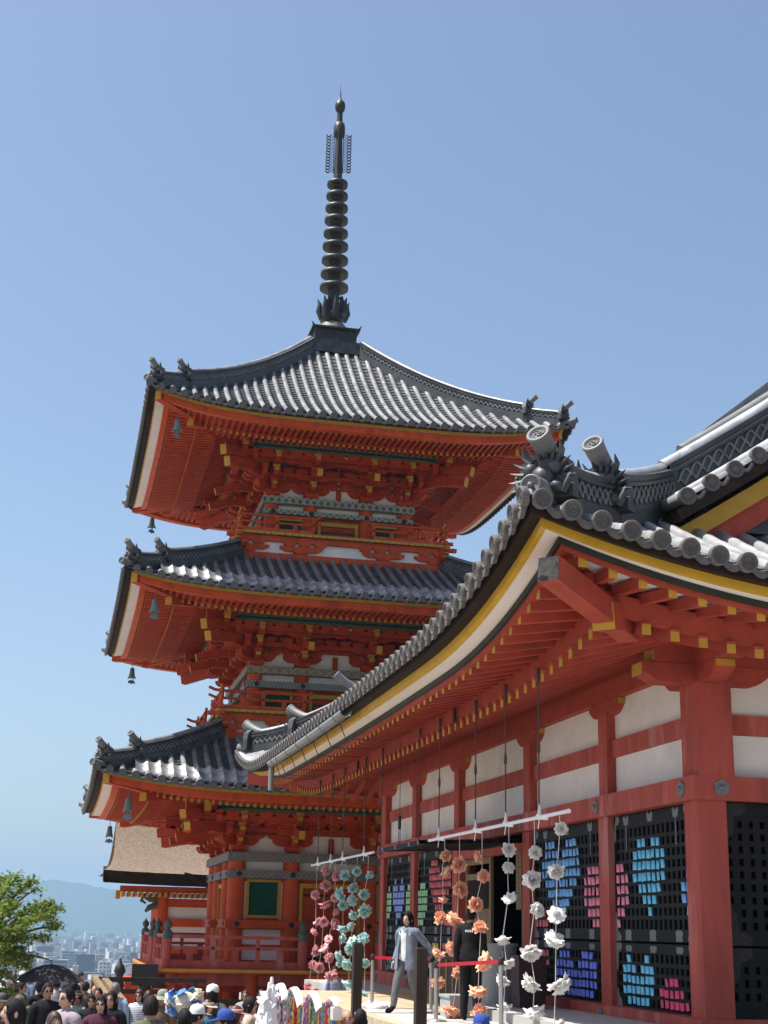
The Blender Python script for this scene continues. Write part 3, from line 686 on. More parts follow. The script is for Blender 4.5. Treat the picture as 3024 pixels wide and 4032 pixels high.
for k in range(4):
    b = MB(); b.M = TP@Matrix.Rotation(k*pi/2+YAW*-1, 4, 'Z'); za, zb = atY(1330, 682, PY).z, atY(1330, 530, PY).z
    b.bx(.17, .2, -.015, .015, za, zb); b.bx(.34, .37, -.015, .015, za, zb)
    n = 13
    for q in range(n):
        z = za+(zb-za)*(q+.3)/n; dz = (zb-za)/n
        b.tube([(.35, 0, z), (.44, 0, z-.01), (.50, 0, z+dz*.45), (.47, 0, z+dz*.95)], [.03, .035, .025, .006], 5)
        b.tube([(.20, 0, z), (.28, 0, z+dz*.1), (.33, 0, z+dz*.5), (.27, 0, z+dz*.75), (.22, 0, z+dz*.5)], .012, 5)
    b.build('water_flame_fin', BRZ, pag)
# wind bells hang from the eave corners: things of their own
def bell_mesh(p_):
    b = MB(); b.M = Matrix.Translation(p_)
    b.tube([(0, 0, .0), (0, 0, .20)], .012, 6); b.lathe([(.001, 0), (.06, -.01), (.085, -.05), (.095, -.2), (.12, -.38), (.15, -.46), (.135, -.46), (.1, -.38)], n=16)
    for q in range(4):
        a = pi/4+q*pi/2; b.tube([(.13*cos(a), .13*sin(a), -.44), (.16*cos(a), .16*sin(a), -.53)], [.04, .01], 5)
    b.tube([(0, 0, -.3), (0, 0, -.6)], .008, 5); b.prism([(-.12, -.60), (0, -.56), (.12, -.60), (.15, -.74), (.05, -.71), (0, -.78), (-.05, -.71), (-.15, -.74)], ((0, 0, 0), (1, 0, 0), (0, 0, 1)), .015)
    return b
WH = ['top', 'middle', 'lowest']
bm0 = None
for ti, T in enumerate(TIER):
    for g, wd in ((-1, 'front'), (1, 'rear')):
        h = T['H']-1.05; p_ = (PX-h, PY+g*h, T['ze']+T['rise']*.8-.72)
        if bm0 is None: o = bell_mesh(p_).build('wind_bell', BRG, None, loc=p_); bm0 = o
        else: o = bm0.copy(); col.objects.link(o); o.location = p_; o.name = 'wind_bell'
        o.scale = (1, 1, .86); o.rotation_euler = (0, 0, .3*ti)
        tag(o, 'greened bronze wind bell under the left %s corner of the %s pagoda roof' % (wd, WH[2-ti]), 'wind bell', 'wind bells hanging from the pagoda eaves')
# ------------------------------------------------------------------ HALL
WX, PZ = 8.33, -1.33            # front plane of the wall, terrace level
hall = thing('temple_hall', (15.03, 27.7, PZ), 'weathered red timber hall with white panels and black lattice shutters under a swept tiled roof', 'temple hall')
HC = Vector((15.03, 27.7, 0)); ha, hbb = 10.18, 13.13
TH = Matrix.Translation(HC)
ZE = 3.86
def hrise(e): return .13*max(0, 1-e/13)**2+.69*max(0, 1-e/5.5)**2.3
def zprof(d): return .50*d+.02*d*d
def hz(L):
    return lambda x, d: ZE+zprof(d)+hrise(max(0, L-abs(x)))*max(0, 1-d/4.2)**1.6
def hzc(L): return lambda x: ZE+hrise(max(0, L-abs(x)))
SIDES = [(TH@Matrix.Rotation(-pi/2, 4, 'Z'), hbb, ha), (TH, ha, hbb), (TH@Matrix.Rotation(pi, 4, 'Z'), ha, hbb), (TH@Matrix.Rotation(pi/2, 4, 'Z'), hbb, ha)]
roll, pan, end = MB(), MB(), MB()
for i, (M, L, E) in enumerate(SIDES):
    fine = i < 2
    roof_side(roll, pan, end, M, L, E, 3.35, hz(L), .352, .092, fine=fine, course=.26, off=.5 if i else .2)
    if i in (0, 3):
        V = 1.73
        roof_side(roll, pan, end, M, L, E, ha, lambda x, d: hz(hbb)(0, d)+.03, .352, .092, lim=lambda d: hbb-V, d0=2.75, course=.3, ends=False, off=.2)
# verge: short rolls with round ends along both gables
vd, vb, vw = MB(), MB(), MB()
for g in (-1, 1):
    for sd in (-1, 1):
        for b in (roll, pan, end, vd, vb): b.M = TH@Matrix.Scale(sd, 4, (1, 0, 0))@Matrix.Scale(g, 4, (0, 1, 0)) if False else TH
        n = 22
        for q in range(n):
            d = 2.72+q*.345
            x = sd*(ha-d); z = hz(hbb)(0, d)+.06; y = g*(hbb-1.73)
            roll.tube([(x, y-g*.62, z+.05), (x, y+g*.02, z)], .092, 10)
            end.lathe([(.118, -.05), (.12, .02), (.094, .024), (.09, .008), (.001, .008)], (x, y+g*.02, z), 22, True, 0, (0, g, 0)); end.lathe([(.055, 0), (.05, .016), (.001, .016)], (x, y+g*.025, z), 14, True, 0, (0, g, 0))
            pts = []
            for w in range(7): t = w/6; pts.append((x-sd*(.1+.15*t), y+g*.0, z+.02-.06*sin(pi*t)+.08*t*.5*2))
            end.tube(pts, .035, 6)
            for w in (0, 1): pan.tube([(p[0], p[1]-g*(.08+.14*w), p[2]+.02) for p in pts], .03, 6)
        pts = lambda dz, dy, d0=2.6: [(sd*(ha-d), g*(hbb-1.73-dy), hz(hbb)(0, d)+dz) for d in lin(d0, ha, 14)]
        A, B_ = pts(-.13, -.02), pts(-.30, -.0)
        for a, b2 in ((A, .16),):
            for i in range(len(a)-1): vd.bar(Vector(a[i])+Vector((0, -g*.25, 0)), Vector(a[i+1])+Vector((0, -g*.25, 0)), .5, .14)
        for i in range(13): 
            p, q = Vector(B_[i]), Vector(B_[i+1]); vb.bar(p+Vector((0, -g*.28, -.12)), q+Vector((0, -g*.28, -.12)), .12, .22)
            vw.M = TH; vw.bar(p+Vector((0, -g*.36, -.36)), q+Vector((0, -g*.36, -.36)), .12, .34)
        vd.cut(); vb.cut(); vw.cut()
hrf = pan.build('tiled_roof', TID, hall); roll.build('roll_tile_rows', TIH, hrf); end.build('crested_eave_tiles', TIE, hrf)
vd.build_each('verge_underside', BLK, hall); vb.build_each('ochre_bargeboard', OCH, hall); vw.build_each('red_bargeboard', VHD, hall)
# ridges on the hall roof
def hipz(d): return ZE+zprof(d)+hrise(d)*max(0, 1-d/4.2)**1.6
for sx in (-1, 1):
    for sy in (-1, 1):
        base, cap, og, ht, e2 = MB(), MB(), MB(), MB(), MB()
        for b in (base, cap, og, ht, e2): b.M = TH
        hp = lambda d, dz=0.: Vector((sx*(ha-d), sy*(hbb-d), hipz(d)+dz))
        o_ = (sx, sy)
        hip_ridge(base, cap, [hp(d, .12) for d in lin(.45, 1.55, 7)], .36, .50, .105, wave=.17)
        hip_ridge(base, cap, [hp(d, .14) for d in lin(1.5, 3.15, 9)], .38, .56, .11, wave=.17)
        ogre_tile(og, hp(.36, .10), o_, .58); og.cut(); ogre_tile(og, hp(1.46, .14), o_, .62); og.cut()
        horn_tile(ht, ht, hp(.62, .56), o_, .13, .66, .58); ht.cut(); horn_tile(ht, ht, hp(1.7, .64), o_, .13, .66, .58); ht.cut()
        c = hp(.06, .16); ht.lathe([(.13, -.5), (.135, .0), (.13, .03), (.105, .034), (.1, .012), (.001, .012)], c, 22, True, 0, (sx*.7, sy*.7, -.05)); ht.ball(c+Vector((sx*.02, sy*.02, 0)), .04, 8); ht.cut()
        # descending ridge beside the gable
        yk = sy*(hbb-2.95); pth = [Vector((sx*(ha-d), yk, hz(hbb)(0, d)+.14)) for d in lin(2.95, ha-.3, 16)]
        b2, c2 = MB(), MB(); b2.M = c2.M = TH
        hip_ridge(b2, c2, pth, .42, .62, .125, wave=.20); b2.bar(pth[0]+Vector((0, 0, .30)), pth[0]+Vector((-sx*.1, 0, .3)), .5, .5)
        pth2 = [Vector((sx*(ha-d), sy*(hbb-3.75), hz(hbb)(0, d)+.30)) for d in lin(3.6, ha-.3, 14)]
        b3, c3 = MB(), MB(); b3.M = c3.M = TH
        hip_ridge(b3, c3, pth2, .42, .62, .11, wave=.20)
        # eave-side tube of the verge
        e2.tube([(sx*(ha-d), sy*(hbb-2.45), hz(hbb)(0, d)+.12) for d in lin(2.7, ha-.3, 14)], .10, 12)
        if sy > 0: horn_tile(ht, ht, pth[0]+Vector((sx*.06, 0, .60)), (sx, 0), .115, .74, .7); ht.cut()
        rg = base.build('hip_ridge', [TID, TIG], hall); cap.build('ridge_cap', TIH, rg); og.build_each('demon_tile', TID, rg); ht.build_each('perch_tile', TIG, rg)
        rg = b2.build('descending_ridge', [TID, TIG], hall); c2.build('ridge_cap', TIH, rg); e2.build('verge_roll', TIH, rg)
        rg = b3.build('descending_ridge', [TID, TIG], hall); c3.build('ridge_cap', TIG, rg)
b, c = MB(), MB(); b.M = c.M = TH
zr2 = hz(hbb)(0, ha)
hip_ridge(b, c, [(0, y, zr2) for y in lin(-hbb+1.5, hbb-1.5, 8)], .6, 1.0, .16, wave=.3)
rg = b.build('main_ridge', [TID, TIG], hall); c.build('ridge_cap', TIH, rg)
# gable wall and the stacked flashing tiles at its foot
gw, fl = MB(), MB(); gw.M = fl.M = TH
for g in (-1, 1):
    y = g*(hbb-3.05)
    gw.prism([(-ha+3.2, 5.2), (ha-3.2, 5.2), (0, zr2-.3)], ((0, y, 0), (1, 0, 0), (0, 0, 1)), .2); gw.cut()
    for q in range(6):
        w = .46-.05*q; yy = g*(hbb-2.15-.07*q)
        fl.bx(-ha+2.75+.1*q, ha-2.75-.1*q, yy-g*w, yy+g*.02, 5.02+.085*q, 5.085+.085*q)
        fl.bx(-ha+3.5, ha-3.5, yy-g*w, yy+g*.10, 5.11+.085*q, 5.18+.085*q)
    fl.cut()
gw.build_each('gable_wall', VHD, hall); fl.build_each('flashing_tiles', TID, hall)
# eaves
dk, oc, wh, gb, kb, ra, rc, sf, sw = [MB() for _ in range(9)]
RAFT = []
for i, (M, L, E) in enumerate(SIDES):
    zc = hzc(L)
    eave_bar(dk, M, L, E, zc, .06, .55, -.16, -.02, n=70)
    eave_bar(oc, M, L, E, zc, .23, .315, -.265, -.15, n=70)
    eave_bar(wh, M, L, E, zc, .317, .62, -.267, -.18, n=70)
    eave_bar(gb, M, L, E, zc, .55, .60, -.345, -.269, n=70)
    eave_bar(kb, M, L, E, zc, .60, .76, -.41, -.18, n=70)
    rafters(ra, rc, M, L, E, zc, .66, 2.3, -.49, -.13, .11, .13, .372, (.96, .6), cut=i < 2)
    rafters(ra, rc, M, L, E, zc, 1.47, 3.5, -.70, .07, .12, .155, .372, (.55, 0.), cut=i < 2)
    eave_bar(kb, M, L, E, lambda x, L=L: ZE+.55*hrise(max(0, L-abs(x))), 1.50, 1.68, -.545, -.27, n=60)
    (soffit(sw if i else sf, M, L, E, zc, .60, 2.35, -.325, .03, (.96, .6)))
    soffit(sf, M, L, E, zc, 1.68, 3.5, -.455, .24, (.55, 0.))
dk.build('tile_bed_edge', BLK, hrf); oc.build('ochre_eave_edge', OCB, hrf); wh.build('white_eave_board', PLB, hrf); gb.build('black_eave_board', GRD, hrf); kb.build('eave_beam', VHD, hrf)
# the hundred rafters nearest the viewer are parts of their own, the others one mass
near = sorted(range(len(RAFT)), key=lambda q: (RAFT[q][0]-Vector((7, 13, 3))).length)[:100]
ra2 = MB()
for q, (mid_, va, vb_, fa, fb) in enumerate(RAFT):
    b = MB(); b.v = ra.v[va:vb_]; b.f = [tuple(w_-va for w_ in f) for f in ra.f[fa:fb]]; b.sm = ra.sm[fa:fb]; b.mi = ra.mi[fa:fb]
    if q in near: b.build('rafter', [VHD, OCH], hall)
    else: ra2.add(b.v, b.f); ra2.mi[-len(b.f):] = b.mi
f_ = RAFT[-1][4] if RAFT else 0; v_ = RAFT[-1][2] if RAFT else 0
rest = [q for q in range(len(ra.f)) if not any(False for _ in ())]
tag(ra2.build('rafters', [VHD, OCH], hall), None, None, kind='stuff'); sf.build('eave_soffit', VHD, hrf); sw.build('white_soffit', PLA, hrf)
for sx in (-1, 1):
    for sy in (-1, 1):
        b, c, w = MB(), MB(), MB()
        k = Matrix.Scale(1, 4)
        for q in (b, c, w): q.M = TH
        P_ = lambda d, z: Vector((sx*(ha-d), sy*(hbb-d), z))
        b.bar(P_(.36, 3.96), P_(2.0, 3.66), .26, .29); b.bar(P_(1.42, 3.70), P_(3.5, 4.10), .30, .34)
        dv = Vector((sx, sy, 0)).normalized()
        w.bar(P_(.356, 3.96), P_(.350, 3.961), .255, .285); c.bar(P_(1.418, 3.70), P_(1.41, 3.698), .295, .335)
        h_ = b.build('hip_rafter', VHD, hall); c.build('ochre_beam_end', OCH, h_); w.build('weathered_beam_end', mat('grey_flaking_end', (.20, .18, .15), .8, .2, 9., .4, c2=(.06, .055, .05), patch=(7, .5)), h_)
# long wall towards the terrace and the short wall towards the viewer
posts = [18.2, 21.45, 25.3, 30.1, 33.9, 37.2]
XR = 21.7
ps, bm, na, pl, fx, yl, arms = [MB() for _ in range(7)]
for i, y in enumerate(posts):
    w = .42 if i in (0, 5) else .40
    ps.bx(WX, WX+w, y-w/2, y+w/2, PZ, 1.76); ps.cut()
    w2 = .52 if i in (0, 5) else .36
    ps.bx(WX+.02, WX+.02+(.52 if i in (0, 5) else .30), y-w2/2-(.0), y+w2/2, 2.067, 3.36); ps.cut()
xs = [WX+.21+k*3.35 for k in range(5)]
for x in xs[1:]: ps.bx(x-.2, x+.2, 18.0, 18.4, PZ, 1.76); ps.cut(); ps.bx(x-.18, x+.18, 17.98, 18.28, 2.067, 3.36); ps.cut()
y0, y1 = 17.93, 37.47
na.bx(WX-.07, WX+.12, y0, y1, 1.745, 2.067); na.cut(); na.bx(WX+.12, XR, y0, y0+.19, 1.745, 2.067); na.cut()
na.bx(WX-.10, WX+.12, y0-.03, y1, PZ+.0, PZ+.30); na.cut(); na.bx(WX+.12, XR, y0-.03, y0+.16, PZ, PZ+.30); na.cut()
na.bx(WX+.10, WX+.2, y0+.27, y1-.2, 2.655, 2.925); na.cut(); na.bx(WX+.4, XR, y0+.17, y0+.27, 2.655, 2.925); na.cut()
bm.bx(WX+.02, WX+.36, y0-.9, y1+.9, 3.56, 3.86); bm.cut(); bm.bx(WX-.55, XR, y0+.05, y0+.39, 3.58, 3.88); bm.cut()
bm.bx(WX+.05, WX+.30, y0-.3, y1, 3.86, 4.05); bm.cut(); bm.bx(WX+.3, XR, y0+.1, y0+.35, 3.88, 4.05); bm.cut()
yl.bx(WX+.01, WX+.37, y0-.91, y0-.9, 3.57, 3.85); yl.cut(); yl.bx(WX-.56, WX-.55, y0+.06, y0+.38, 3.59, 3.87); yl.cut()
for i, y in enumerate(posts):
    bracket_arm(arms, (WX+.19, y, 3.32), (0, 1, 0), .62 if i not in (0, 5) else .85, .235, .30, .3)
    arms.k = 1; arms.bx(WX+.05, WX+.33, y-(.625 if i not in (0, 5) else .855), y-(.62 if i not in (0, 5) else .85), 3.46, 3.552); arms.k = 0; arms.cut()
bracket_arm(arms, (WX+.21, 18.15, 3.315), (1, 0, 0), .95, .26, .36, .3); arms.bx(WX-.745, WX-.74, 17.98, 18.32, 3.40, 3.57, k=1); arms.cut()
for x in xs[1:]: bracket_arm(arms, (x, 18.13, 3.32), (1, 0, 0), .62, .235, .30, .3); arms.cut()
for ya_, yb_ in zip(posts, posts[1:]):
    for za_, zb_ in ((2.0, 2.7), (2.88, 3.6)): pl.bx(WX+.17, WX+.26, ya_, yb_, za_, zb_); pl.cut()
for xa_, xb_ in zip(xs, xs[1:]):
    for za_, zb_ in ((2.0, 2.7), (2.88, 3.6)): pl.bx(xa_, xb_, 18.17, 18.26, za_, zb_); pl.cut()
for y in posts: hexplate(fx, (WX-.07, y+(.10 if y > 18.5 else .12), 1.91), .115, (-1, 0, 0), .02); fx.cut()
for x in xs: hexplate(fx, (x+.12, y0, 1.91), .115, (0, -1, 0), .02); fx.cut()
for y in posts[1:]: hexplate(fx, (WX-.10, y, PZ+.16), .10, (-1, 0, 0), .02); fx.cut()
for x in xs[1:]: hexplate(fx, (x, y0-.03, PZ+.16), .1, (0, -1, 0), .02); fx.cut()
ps.build_each('post', VH, hall); bm.build_each('wall_plate_beam', VHD, hall); na.build_each('tie_beam', VH, hall); pl.build_each('plaster_panel', PLA, hall); fx.build_each('iron_nail_cover', BRN, hall)
arms.build_each('boat_bracket', [VHD, OCH], hall); yl.build_each('beam_end_paint', OCH, hall)
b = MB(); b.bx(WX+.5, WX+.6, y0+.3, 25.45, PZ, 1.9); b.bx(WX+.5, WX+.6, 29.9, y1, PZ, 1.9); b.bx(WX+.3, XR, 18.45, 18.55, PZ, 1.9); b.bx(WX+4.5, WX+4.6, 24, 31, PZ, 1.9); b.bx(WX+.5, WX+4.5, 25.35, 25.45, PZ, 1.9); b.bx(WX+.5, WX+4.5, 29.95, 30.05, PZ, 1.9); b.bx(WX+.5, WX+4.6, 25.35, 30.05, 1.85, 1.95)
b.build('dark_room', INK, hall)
# lattice shutters: bays from far to near; each pair is an upper and a lower leaf
CELL = {}
def shutter(y_far, y_near, nc, plane_x, key):
    """upper leaf 9 rows, lower leaf 6 rows of openings; returns cell centres. columns count from the far end"""
    b, f = MB(), MB(); w = y_far-y_near; pw = (w-.14)/nc
    for (z1_, z0_, nr, tag_) in ((1.73, -.10, 9, 'u'), (-.13, -1.03, 5, 'l')):
        top = z1_-.20 if tag_ == 'u' else z1_-.14; botm = z0_+.17 if tag_ == 'u' else z0_+.03
        ph = (top-botm)/nr
        b.bx(plane_x, plane_x+.05, y_near, y_far, top, z1_); b.bx(plane_x, plane_x+.05, y_near, y_far, z0_, botm)
        for r in range(1, nr): b.bx(plane_x+.008, plane_x+.045, y_near, y_far, top-r*ph-.028, top-r*ph+.028)
        b.bx(plane_x, plane_x+.05, y_near, y_near+.07, z0_, z1_); b.bx(plane_x, plane_x+.05, y_far-.07, y_far, z0_, z1_)
        for q in range(1, nc): yy = y_far-.07-q*pw; b.bx(plane_x+.012, plane_x+.042, yy-.036, yy+.036, z0_, z1_)
        for r in range(nr):
            for q in range(nc): CELL[key, tag_, r, q] = (plane_x, y_far-.07-(q+.5)*pw, top-(r+.5)*ph, pw*.82, ph*.74)
        b.cut()
    # pewter fittings
    for t in (.18, .5, .82):
        yy = y_near+w*t
        f.prism([(-.09, 1.62), (-.11, 1.70), (-.05, 1.73), (-.03, 1.69), (.03, 1.69), (.05, 1.73), (.11, 1.70), (.09, 1.62), (.07, 1.58), (-.07, 1.58)], ((plane_x-.004, yy, 0), (0, 1, 0), (0, 0, 1)), .01); f.cut()
        if t != .5: f.bx(plane_x-.008, plane_x, yy-.012, yy+.012, 1.20, 1.57); f.cut()
        f.prism([(-.10, -.03), (-.12, .02), (-.09, .06), (.09, .06), (.12, .02), (.10, -.03), (.12, -.08), (.1, -.09), (-.1, -.09), (-.12, -.08)], ((plane_x-.004, yy, 0), (0, 1, 0), (0, 0, 1)), .01); f.cut()
        f.prism([(-.10, -.16), (-.12, -.2), (-.09, -.25), (.09, -.25), (.12, -.2), (.10, -.16)], ((plane_x-.004, yy, 0), (0, 1, 0), (0, 0, 1)), .01); f.cut()
    for yy, g in ((y_near+.05, 1), (y_far-.05, -1)):
        f.prism([(-.05, 1.73), (.17*g, 1.73), (.19*g, 1.66), (.13*g, 1.60), (.05*g, 1.60), (.04*g, 1.40), (0, 1.34), (-.05*g, 1.38)][::g], ((plane_x-.004, yy, 0), (0, 1, 0), (0, 0, 1)), .01); f.cut()
        for zz, s_ in ((-.10, 1), (-.13, -1)):
            f.prism([(-.05*g, zz), (.16*g, zz), (.18*g, zz+.06*s_), (.12*g, zz+.12*s_), (.05*g, zz+.13*s_), (.03*g, zz+.34*s_), (0, zz+.42*s_), (-.05*g, zz+.34*s_)], ((plane_x-.004, yy, 0), (0, 1, 0), (0, 0, 1)), .01); f.cut()
        f.prism([(-.05*g, -1.03), (.16*g, -1.03), (.12*g, -.92), (.03*g, -.88), (0, -.78), (-.05*g, -.8)], ((plane_x-.004, yy, 0), (0, 1, 0), (0, 0, 1)), .01); f.cut()
    o = b.build('lattice_shutter', LAT, hall); f.build('pewter_fittings', BRN, o)
SX = WX+.10
shutter(posts[1]-.20, posts[0]+.21, 16, SX, 'a'); shutter(posts[2]-.2, posts[1]+.2, 19, SX, 'b'); shutter(posts[4]-.2, posts[3]+.2, 19, SX, 'c'); shutter(posts[5]-.21, posts[4]+.2, 16, SX, 'd')
b, f = MB(), MB()
for k in range(4):   # shutters on the short wall: wider squares
    xa, xb = xs[k]+.21, xs[k+1]-.2
    for z0_, z1_ in ((-.12, 1.73), (-1.03, -.15)):
        b.bx(xa, xb, 18.10, 18.15, z1_-.2, z1_); b.bx(xa, xb, 18.10, 18.15, z0_, z0_+.16)
        for q in range(19): x = xa+(xb-xa)*q/18; b.bx(x-.05, x+.05, 18.112, 18.142, z0_, z1_)
        z = z1_-.2
        while z > z0_+.16: b.bx(xa, xb, 18.108, 18.145, z-.035, z+.035); z -= .165
        b.cut()
    for xx, g in ((xa+.04, 1), (xb-.04, -1)):
        for zz, s_ in ((1.73, -1), (-.12, 1), (-.15, -1)): f.prism([(-.04*g, zz), (.28*g, zz), (.3*g, zz+.09*s_), (.2*g, zz+.17*s_), (.12*g, zz+.17*s_), (.09*g, zz+.4*s_), (0, zz+.5*s_), (-.04*g, zz+.4*s_)], ((xx, 18.095, 0), (1, 0, 0), (0, 0, 1)), .01); f.cut()
for bb in b.build_each('lattice_shutter', LAT, hall): pass
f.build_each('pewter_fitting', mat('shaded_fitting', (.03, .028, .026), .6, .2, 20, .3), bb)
# doorway in the middle bay: threshold wall, slatted sliding doors, one leaf slid open
b, s = MB(), MB()
na2 = MB(); na2.bx(WX+.02, WX+.2, 25.5, 29.9, 1.42, 1.60)
for (ya, yb) in ((28.0, 29.85), (25.5, 26.05)):
    b.bx(WX+.16, WX+.22, ya, ya+.12, -.98, 1.42); b.bx(WX+.16, WX+.22, yb-.12, yb, -.98, 1.42)
    for zz in (-.98, -.3, .3, 1.0, 1.3): b.bx(WX+.162, WX+.218, ya+.12, yb-.12, zz, zz+.12)
    y = ya+.2
    while y < yb-.15: s.bx(WX+.17, WX+.205, y, y+.05, .42, 1.0); y += .11
    b.bx(WX+.18, WX+.2, ya+.12, yb-.12, -.98, .42); b.cut(); s.cut()
dd = b.build_each('sliding_door', WDL, hall)
for o, p_ in zip(s.build_each('door_slats', WDK, hall), dd): o.parent = p_
b = MB(); b.bx(WX, WX+.3, 25.5, 29.9, PZ, -.985); b.build('door_sill_board', WDK, hall); b = MB(); b.bx(WX-.02, WX+.06, 25.52, 25.82, .38, 1.42); o = b.build('door_plaque', WDL, hall); na2.build('door_lintel', VH, hall)
t = MB()
for q in range(9): z = 1.3-q*.09; t.bx(WX-.026, WX-.02, 25.62+.02*(q % 2), 25.70, z, z+.012); t.bx(WX-.026, WX-.02, 25.65, 25.66, z-.04, z+.03)
t.build('door_plaque_writing', IRN, o)
# middle shutter swung up level and hooked to the rods
b, f = MB(), MB()
ya, yb, xo, xi = 25.25, 28.25, 6.32, 8.25
zo = lambda x: 1.49+.09*(x-xo)/(xi-xo)
for (x0_, x1_, y0_, y1_) in ((xo, xo+.1, ya, yb), (xi-.1, xi, ya, yb), (xo, xi, ya, ya+.09), (xo, xi, yb-.09, yb)):
    b.bar((x0_, (y0_+y1_)/2, zo(x0_)), (x1_, (y0_+y1_)/2, zo(x1_)), y1_-y0_, .07)
for q in range(1, 16): y = ya+(yb-ya)*q/16; b.bar((xo, y, zo(xo)), (xi, y, zo(xi)), .07, .04)
for q in range(1, 10): x = xo+(xi-xo)*q/10; b.bar((x, ya, zo(x)), (x, yb, zo(x)), .06, .05)
b.bar((xo, (ya+yb)/2, zo(xo)+.032), (xi, (ya+yb)/2, zo(xi)+.032), yb-ya-.05, .012)
for y in (ya+.0, ya+.7, yb-1.2, yb-.1): f.bx(xo-.006, xo+.1, y, y+.12, zo(xo)-.037, zo(xo)+.037); f.cut()
o = b.build('raised_shutter', LAT, hall); f.build_each('pewter_fitting', BRN, o)
# rods hooked under the rafters
for i, y in enumerate([18.55, 20.05, 21.6, 23.8, 25.2, 28.3, 29.9, 32.2, 33.65, 35.35]):
    b = MB(); zt = 3.5; zb = 1.55 if i not in (4, 5) else 1.49
    b.tube([(6.3, y, zt), (6.3, y, 2.45)], .010, 6); b.tube([(6.3, y, 2.33), (6.3, y, zb)], .010, 6); b.tube([(6.3, y, zt), (6.3, y, zt-.22)], [.03, .018], 6)
    b.tube([(6.3, y, 2.50), (6.3, y-.035, 2.43), (6.3, y-.035, 2.36), (6.3, y, 2.33), (6.3, y+.035, 2.36), (6.3, y+.035, 2.43), (6.3, y, 2.5)], .014, 5)
    b.tube([(6.3, y, zb), (6.33, y, zb-.05), (6.3, y, zb-.09), (6.26, y, zb-.06)], .014, 5)
    b.build('hanging_rod', RST, hall)
# two spring chains and the gutter at the far end of the eave
for (y, za, zb) in ((22.85, 3.55, 3.15), (30.75, 3.5, 3.25), (26.7, 2.05, 1.55)):
    b = MB(); b.tube([(6.3, y, za), (6.3, y, za-.25)], .03, 8)
    if y == 26.7: b.tube([(6.3, y, 3.45), (6.3, y, za)], .006, 4)
    z = za-.25
    while z > zb: b.tube([(6.3+.02*cos(a), y, z-.03+.03*sin(a)) for a in lin(0, 2*pi, 8)], .006, 4); z -= .055
    b.build('chain_hook', IRN, hall)
b, f = MB(), MB(); zc = hzc(hbb)
pts = [(HC.x-ha-.05, y, zc(y-HC.y)-.20-.0) for y in lin(24.6, 33.6, 14)]
n = 9; vs = []
for p in pts:
    for q in range(n): a = pi*q/(n-1); vs.append((p[0]-.11*cos(a), p[1], p[2]-.11*sin(a)))
    for q in range(n): a = pi-pi*q/(n-1); vs.append((p[0]-.10*cos(a), p[1], p[2]-.10*sin(a)))
k = 2*n; b.add(vs, [(i*k+q, i*k+(q+1) % k, (i+1)*k+(q+1) % k, (i+1)*k+q) for i in range(len(pts)-1) for q in range(k)]+[tuple(range(k)), tuple((len(pts)-1)*k+q for q in range(k))], True)
for i in (1, 3, 5, 7, 9, 11, 12):
    p = pts[i]; b.tube([(p[0]-.115*cos(a), p[1], p[2]-.115*sin(a)) for a in lin(0, pi, 9)], .012, 5)
    f.tube([(p[0]+.02, p[1], p[2]-.11), (p[0]+.14, p[1], p[2]-.40), (p[0]+.55, p[1]-.1, p[2]-.42), (p[0]+.95, p[1]-.1, p[2]-.40)], .011, 5); f.cut()
b.tube([(pts[-1][0], pts[-1][1]-.1, pts[-1][2]-.1), (pts[-1][0], pts[-1][1]-.1, pts[-1][2]-.65)], .07, 10)
o = b.build('rain_gutter', mat('grey_gutter', (.20, .21, .21), .4, .5, 6, .1), hall); f.build_each('gutter_bracket', RST, o)

